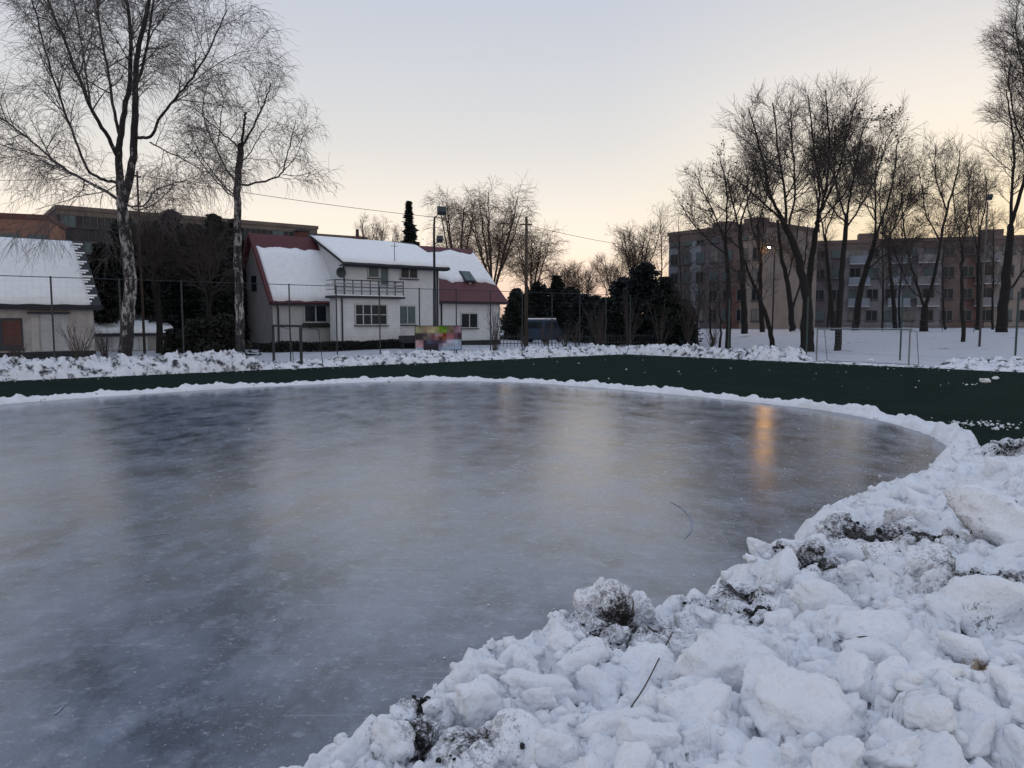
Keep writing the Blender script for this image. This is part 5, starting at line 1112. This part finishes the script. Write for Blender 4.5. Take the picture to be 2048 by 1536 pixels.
rtree(1790, 660, 80., [([(1790, 662), (1788, 600), (1780, 540), (1778, 480)], .3, .16, .6), ([(1780, 510), (1762, 450, 1), (1758, 390, 1.5), (1765, 350, 2)], .13, .03, .2), ([(1778, 480), (1800, 420, -1), (1810, 360, -1.5), (1805, 320, -2)], .14, .03, .2)], 43, 'leafless tree behind the arching limb before the grey wall', LDs)
rtree(1955, 660, 76., [([(1955, 662), (1958, 600), (1955, 530), (1960, 460)], .28, .15, .6), ([(1957, 510), (1940, 440, 1), (1935, 380, 1.5), (1945, 330, 2)], .12, .03, .2), ([(1960, 460), (1975, 400, -1), (1970, 340, -1.5)], .13, .03, .2)], 44, 'leafless tree left of the massive trunk at the right', LDs)
rtree(1525, 662, 74., [([(1525, 664), (1520, 600), (1522, 520), (1515, 450)], .3, .17, .6), ([(1520, 500), (1500, 440, 1), (1492, 380, 1.5), (1500, 330, 2)], .13, .03, .2), ([(1515, 450), (1535, 390, -1), (1540, 340, -1.5)], .14, .03, .2)], 45, 'leafless tree close left of the glowing street lamp', LDs)
for i, (bx, by, Y, top, lab) in enumerate([(1425, 690, 60, 560, 'thin sapling left of the fruit dotted tree'), (1440, 692, 58, 590, 'thin sapling close by the fruit dotted tree'), (1395, 690, 62, 555, 'thin grey sapling at the edge of the dark evergreens'), (1655, 655, 82, 430, 'distant thin tree between the two tallest trunks'),
        (1765, 655, 84, 440, 'distant thin tree before the pale grey wall'), (1800, 655, 86, 430, 'distant thin tree left of the V shaped tree'), (1960, 656, 84, 380, 'distant thin tree behind the right floodlight mast'), (1985, 656, 80, 420, 'distant thin tree before the beige wall at the right'), (1890, 656, 84, 450, 'distant thin tree right of the V shaped tree'), (1360, 690, 84, 430, 'thin tree at the left corner of the taller block'), (1320, 690, 88, 415, 'pale thin tree rising left of the taller block')]):
    h = by - top; rtree(bx, by, float(Y), [([(bx, by + 3), (bx + (i * 7 % 11) - 5, by - h * .3), (bx + (i * 5 % 13) - 6, by - h * .62), (bx + (i * 3 % 9) - 4, top)], .10 * Y / 60 + .03, .02, .28)], 60 + i, lab, LDs, .011, 'twig')
# ---------------- trees behind the house
def bgtree(bx, Y, top, spread, seed, label, lv, twig='twig_brown', nst=6, bark='bark_brown', rmin=.014, name='bare_tree', by=690):
    base, P = px_stems(bx, by, Y, seed); T = Tree(seed, lv, rmin); g = T.rng; H = P(bx, top)[2]; w = spread / F * Y
    T.stem(smooth_pts([(0, 0, -.2), (.1, 0, H * .2), (0, .1, H * .38)], 2), H * .026, H * .016, 0, .9)
    for i in range(nst):
        a = 2 * math.pi * i / nst + g.uniform(-.3, .3); q = g.uniform(.55, 1); 
        T.stem(smooth_pts([(0, 0, H * g.uniform(.25, .36)), (math.cos(a) * w * .3 * q, math.sin(a) * w * .3 * q, H * .55), (math.cos(a) * w * .62 * q, math.sin(a) * w * .62 * q, H * .78), (math.cos(a) * w * .8 * q, math.sin(a) * w * .8 * q, H * g.uniform(.9, 1))], 2, .05, g), H * .010, .02, 0, .25)
    T.build(name, base, label, 'tree', 'trees behind the houses', bark, twig)
LW = [dict(n=2.0, ang=R(48), len=3.6, trop=.03, wob=.12, seg=4, rel=.65), dict(n=3.2, ang=R(42), len=2.0, trop=-.10, wob=.12, seg=3), dict(n=3.8, ang=R(42), len=1.6, trop=-.30, wob=.09, seg=3)]
bgtree(985, 84., 392, 95, 81, 'broad leafless willow with reddish twigs behind the house gable', LW, nst=9)
bgtree(1062, 88., 470, 50, 82, 'drooping leafless willow right of the wooden pole', LW, nst=7)
bgtree(915, 90., 392, 60, 83, 'upright leafless tree behind the snowy roof right of the mast', LW, nst=6)
bgtree(1272, 92., 446, 65, 84, 'pale leafless tree behind the dark evergreens in the middle', LDs, nst=7)
bgtree(1225, 96., 520, 55, 85, 'small leafless tree low on the horizon left of the evergreens', LDs, nst=6)
bgtree(750, 120., 440, 40, 86, 'faint distant leafless tree above the white house roof', LDs, nst=5); bgtree(780, 122., 455, 35, 87, 'faint distant leafless tree close left of the pointed spruce', LDs, nst=5)
bgtree(1165, 94., 540, 40, 88, 'small bare orchard tree against the pink horizon', LDs, nst=5); bgtree(1125, 96., 540, 40, 89, 'small bare tree beside the low evergreens', LDs, nst=5)
bgtree(318, 47., 420, 40, 90, 'thin leafless tree in front of the dark evergreens', LDs, 'twig', 5, 'bark', .008)
bgtree(418, 47., 455, 36, 91, 'thin leafless tree left of the smaller birch', LDs, 'twig', 5, 'bark', .008)
# ---------------- evergreens
def conifer(bx, Y, top, halfw, seed, label, name='spruce_tree', m='needles', n=7000, by=695, shape=1.0, size=.22, gap=.06, low=.06, cat='tree', droop=-.25):
    b = ypt(bx, by, Y); z0 = float(terrain(b[0], b[1])); H = float(ypt(bx, top, Y)[2]) - z0; w = halfw / F * Y; g = np.random.default_rng(seed)
    E = empty(name, (float(b[0]), float(b[1]), z0)); tag(E, label, cat, 'dark evergreens')
    MB().tube([(0, 0, -.2), (0, 0, H * .5), (0, 0, H * .97)], [H * .018 + .05, H * .012 + .03, .02], 7).build('trunk', 'bark', E)
    # boughs in whorls, each carrying many small needle sprays
    nb = int(160 + H * 32); zf = low + (1 - low) * g.random(nb) ** 1.1; az = g.uniform(0, 6.283, nb)
    prof = (1 - zf) ** shape * np.minimum(1, (zf - low) * 9 + .45) * g.uniform(.45, 1.18, nb) * (1 + .22 * np.sin(az * 2 + seed) + .8 * fbm(az * 1.6, zf * 9, 0, seed, 3))
    k = max(1, n // nb); t = np.sqrt(g.random((nb, k))) * prof[:, None] * w + .04
    az2 = az[:, None] + g.normal(0, .16, (nb, k))
    X = np.cos(az2) * t + g.normal(0, .08, (nb, k)); Yy = np.sin(az2) * t + g.normal(0, .08, (nb, k)); Z = zf[:, None] * H + droop * t + g.normal(0, .14, (nb, k))
    Z = np.clip(Z, .03, H * 1.0); P = np.stack([X, Yy, Z], -1).reshape(-1, 3)
    dd = np.stack([np.cos(az2), np.sin(az2), np.full((nb, k), -.25)], -1).reshape(-1, 3)
    obj('crown', leaf_mesh('crown', P, size, g, 2.0, dd), m, E)
conifer(821, 100., 404, 50, 101, 'narrow pointed spruce rising above the white house roof', n=9000, size=.30, shape=1.0)
# dark row left, behind the birches
for i, (bx, Y, top, hw, lab) in enumerate([(212, 52, 488, 40, 'dark evergreen next to the low snowy roofed house'), (262, 56, 436, 46, 'dark evergreen directly behind the big birch trunk'), (310, 58, 462, 46, 'dark evergreen right of the big birch trunk'),
        (352, 55, 422, 50, 'dark evergreen with the highest tip in the row'), (395, 57, 450, 48, 'dark evergreen in the middle of the row'), (436, 54, 430, 44, 'dark evergreen left of the smaller birch'), (474, 58, 440, 40, 'dark evergreen behind the smaller birch trunk'), (505, 56, 520, 20, 'dark evergreen touching the red gable')]):
    conifer(bx, float(Y), top, hw, 110 + i, lab, 'evergreen_tree', 'needles' if i % 2 else 'hedge', n=11000, shape=.36, size=.20, low=.30 if i < 3 else .02, by=700)
for i, (bx, Y, top, hw, lab) in enumerate([(402, 45, 640, 50, 'low dark shrub under the evergreens left of the smaller birch'), (450, 45, 630, 42, 'low dark shrub at the foot of the smaller birch'), (350, 45, 660, 16, 'small dark shrub beside the bright snowy gap')]):
    conifer(bx, float(Y), top, hw, 130 + i, lab, 'evergreen_shrub', 'hedge', n=5000, shape=.3, size=.18, cat='shrub', by=708)
# dark mass right of the centre
for i, (bx, Y, top, hw, m, lab) in enumerate([(1288, 68, 528, 54, 'needles_blue', 'tall dark evergreen with rounded top right of the pitch corner'), (1245, 70, 556, 52, 'needles_blue', 'dark evergreen left of the tallest one in the middle'), (1330, 66, 556, 50, 'needles', 'dark evergreen right of the tallest one in the middle'),
        (1212, 68, 596, 46, 'needles', 'low dark evergreen facing the pink horizon'), (1365, 66, 600, 34, 'hedge', 'dark bush close to the leafless saplings'), (1165, 74, 590, 40, 'needles_blue', 'dark evergreen right of the blue van'), (1112, 80, 552, 26, 'needles', 'pointed dark evergreen above the blue van'),
        (1075, 80, 565, 32, 'needles', 'dark evergreen behind the wooden pole'), (1035, 78, 578, 32, 'hedge', 'dark evergreen at the right corner of the house'), (1140, 84, 575, 40, 'hedge', 'dark evergreen behind the van and the low trees'), (1190, 78, 592, 40, 'needles', 'dark evergreen filling the gap below the pink horizon'), (1060, 84, 585, 44, 'hedge', 'broad dark evergreen behind the house corner')]):
    conifer(bx, float(Y), top, hw, 140 + i, lab, 'evergreen_tree', m, n=9500, shape=.36, size=.20, by=690)
# ---------------- bare shrubs
def shrub(bx, by, Y, top, spread, seed, label, n=12, twig='twig'):
    base, P = px_stems(bx, by, Y, seed); T = Tree(seed, [dict(n=2.6, ang=R(32), len=.9, trop=.05, wob=.10, seg=4, rel=.6), dict(n=3.5, ang=R(36), len=.4, trop=.03, wob=.12, seg=3)], .006); g = T.rng; H = P(bx, top)[2]
    for i in range(n):
        a = g.uniform(0, 6.28); w = spread / F * Y * g.uniform(.2, 1); h = H * g.uniform(.6, 1)
        T.stem(smooth_pts([(g.gauss(0, .08), g.gauss(0, .08), 0), (math.cos(a) * w * .3, math.sin(a) * w * .3, h * .4), (math.cos(a) * w * .7, math.sin(a) * w * .7, h * .8), (math.cos(a) * w, math.sin(a) * w, h)], 1, .02, g), .028, .008, 0, .25)
    V, Fq = tubes_np([s for s in T.thick + T.mid + T.fine if len(s[0]) > 1], 3); E = empty('bare_shrub', base); tag(E, label, 'shrub', 'bare shrubs'); obj('stems', np_mesh('stems', V, Fq, True), twig, E)
for i, a in enumerate([(990, 700, 50., 600, 26, 'bare shrub with upright stems before the house right wing'), (1092, 700, 54., 628, 22, 'bare shrub below the blue van'), (1150, 700, 55., 640, 24, 'bare shrub before the garden fence right of the van'), (160, 715, 36., 640, 40, 'dry brushwood by the old house wall'),
                       (40, 715, 34.5, 660, 40, 'dry weeds under the door of the old house'), (1205, 698, 56., 630, 20, 'bare shrub at the left foot of the evergreens'), (210, 714, 38., 655, 26, 'dry twigs left of the big birch trunk'), (1425, 696, 57., 640, 26, 'bare brush near the saplings at the bank'), (1050, 700, 52., 650, 18, 'bare shrub right of the house near the pole'), (1255, 697, 60., 575, 46, 'tall bare bush before the middle evergreens'), (1320, 697, 60., 590, 44, 'tall bare bush before the right half of the evergreens'), (1375, 697, 60., 560, 36, 'tall bare bush where the evergreens end'), (1195, 697, 62., 600, 36, 'tall bare bush left of the middle evergreens'), (1130, 697, 60., 640, 30, 'low bare bush right of the blue van')]):
    shrub(*a[:5], 200 + i, a[5], 14 if a[4] > 25 else 9, 'twig')
# ---------------- wall and garden objects left
def left_bits():
    a = ypt(186, 690, 50.); b = ypt(348, 690, 53.); d = b - a; L = float(np.hypot(d[0], d[1])); z0 = float(terrain(a[0], a[1])); E = empty('garden_shed', (a[0], a[1], z0), math.atan2(d[1], d[0])); tag(E, 'low garden shed with thick snow on its roof behind the big birch', 'shed')
    MB().box(0, L, 0, 2.2, -.1, 1.0).build('wall', 'wall_grey', E)
    for i in range(9): MB().box(L * i / 9 + .03, L * (i + 1) / 9 - .03, -.03, -.002, .02, .95).build('plank', 'wall_white' if i % 3 else 'wall_stain', E)
    r = MB().hexa([(-.15, -.3, 1.0), (L + .15, -.3, 1.0), (L + .15, 2.4, 1.75), (-.15, 2.4, 1.75)], (0, -.03, .16)).build('roof', 'roof_dark', E)
    sl = np.array([0, 2.7, .75]); sl /= np.linalg.norm(sl); snow_slab(E, 'roof_snow', (-.15, -.33, 1.17), (1, 0, 0), sl, np.array([0, -sl[2], sl[1]]), L + .3, lambda u: 2.75, lambda u: .12 + .1 * float(fbm(u, 3., 0, 3, 3)), .22, seed=31)
left_bits()
# ---------------- small things on the near heap
def heap_bits():
    def stick(pix, r, lab, lift=.03):
        P = [heap_hit(x, y)[0] + np.array([0, 0, lift]) for x, y in pix]; P = [np.array([p[0], p[1], max(p[2], float(heap_h(p[0], p[1])) + lift * .4)]) for p in P]; o = P[0]; me = MB().tube([p - o for p in smooth_line(P, 2)], r, 6)
        E = me.build('fallen_twig', 'twig_dry', None, True); E.location = tuple(o); tag(E, lab, 'twig')
    stick([(1345, 1292), (1318, 1340), (1290, 1400), (1262, 1450)], .004, 'thin dark twig lying slanted on the white heap', .07)
    stick([(1228, 1452), (1222, 1475), (1218, 1492)], .004, 'short upright twig poking from the snow near the bottom', .06)
    stick([(1690, 1305), (1725, 1296), (1748, 1300)], .004, 'dry brown stalk lying under the stained snow block', .07)
    stick([(1975, 1010), (1955, 1050), (1940, 1085)], .005, 'thin dry stalk in front of the broad slab at the right', .08)
heap_bits()
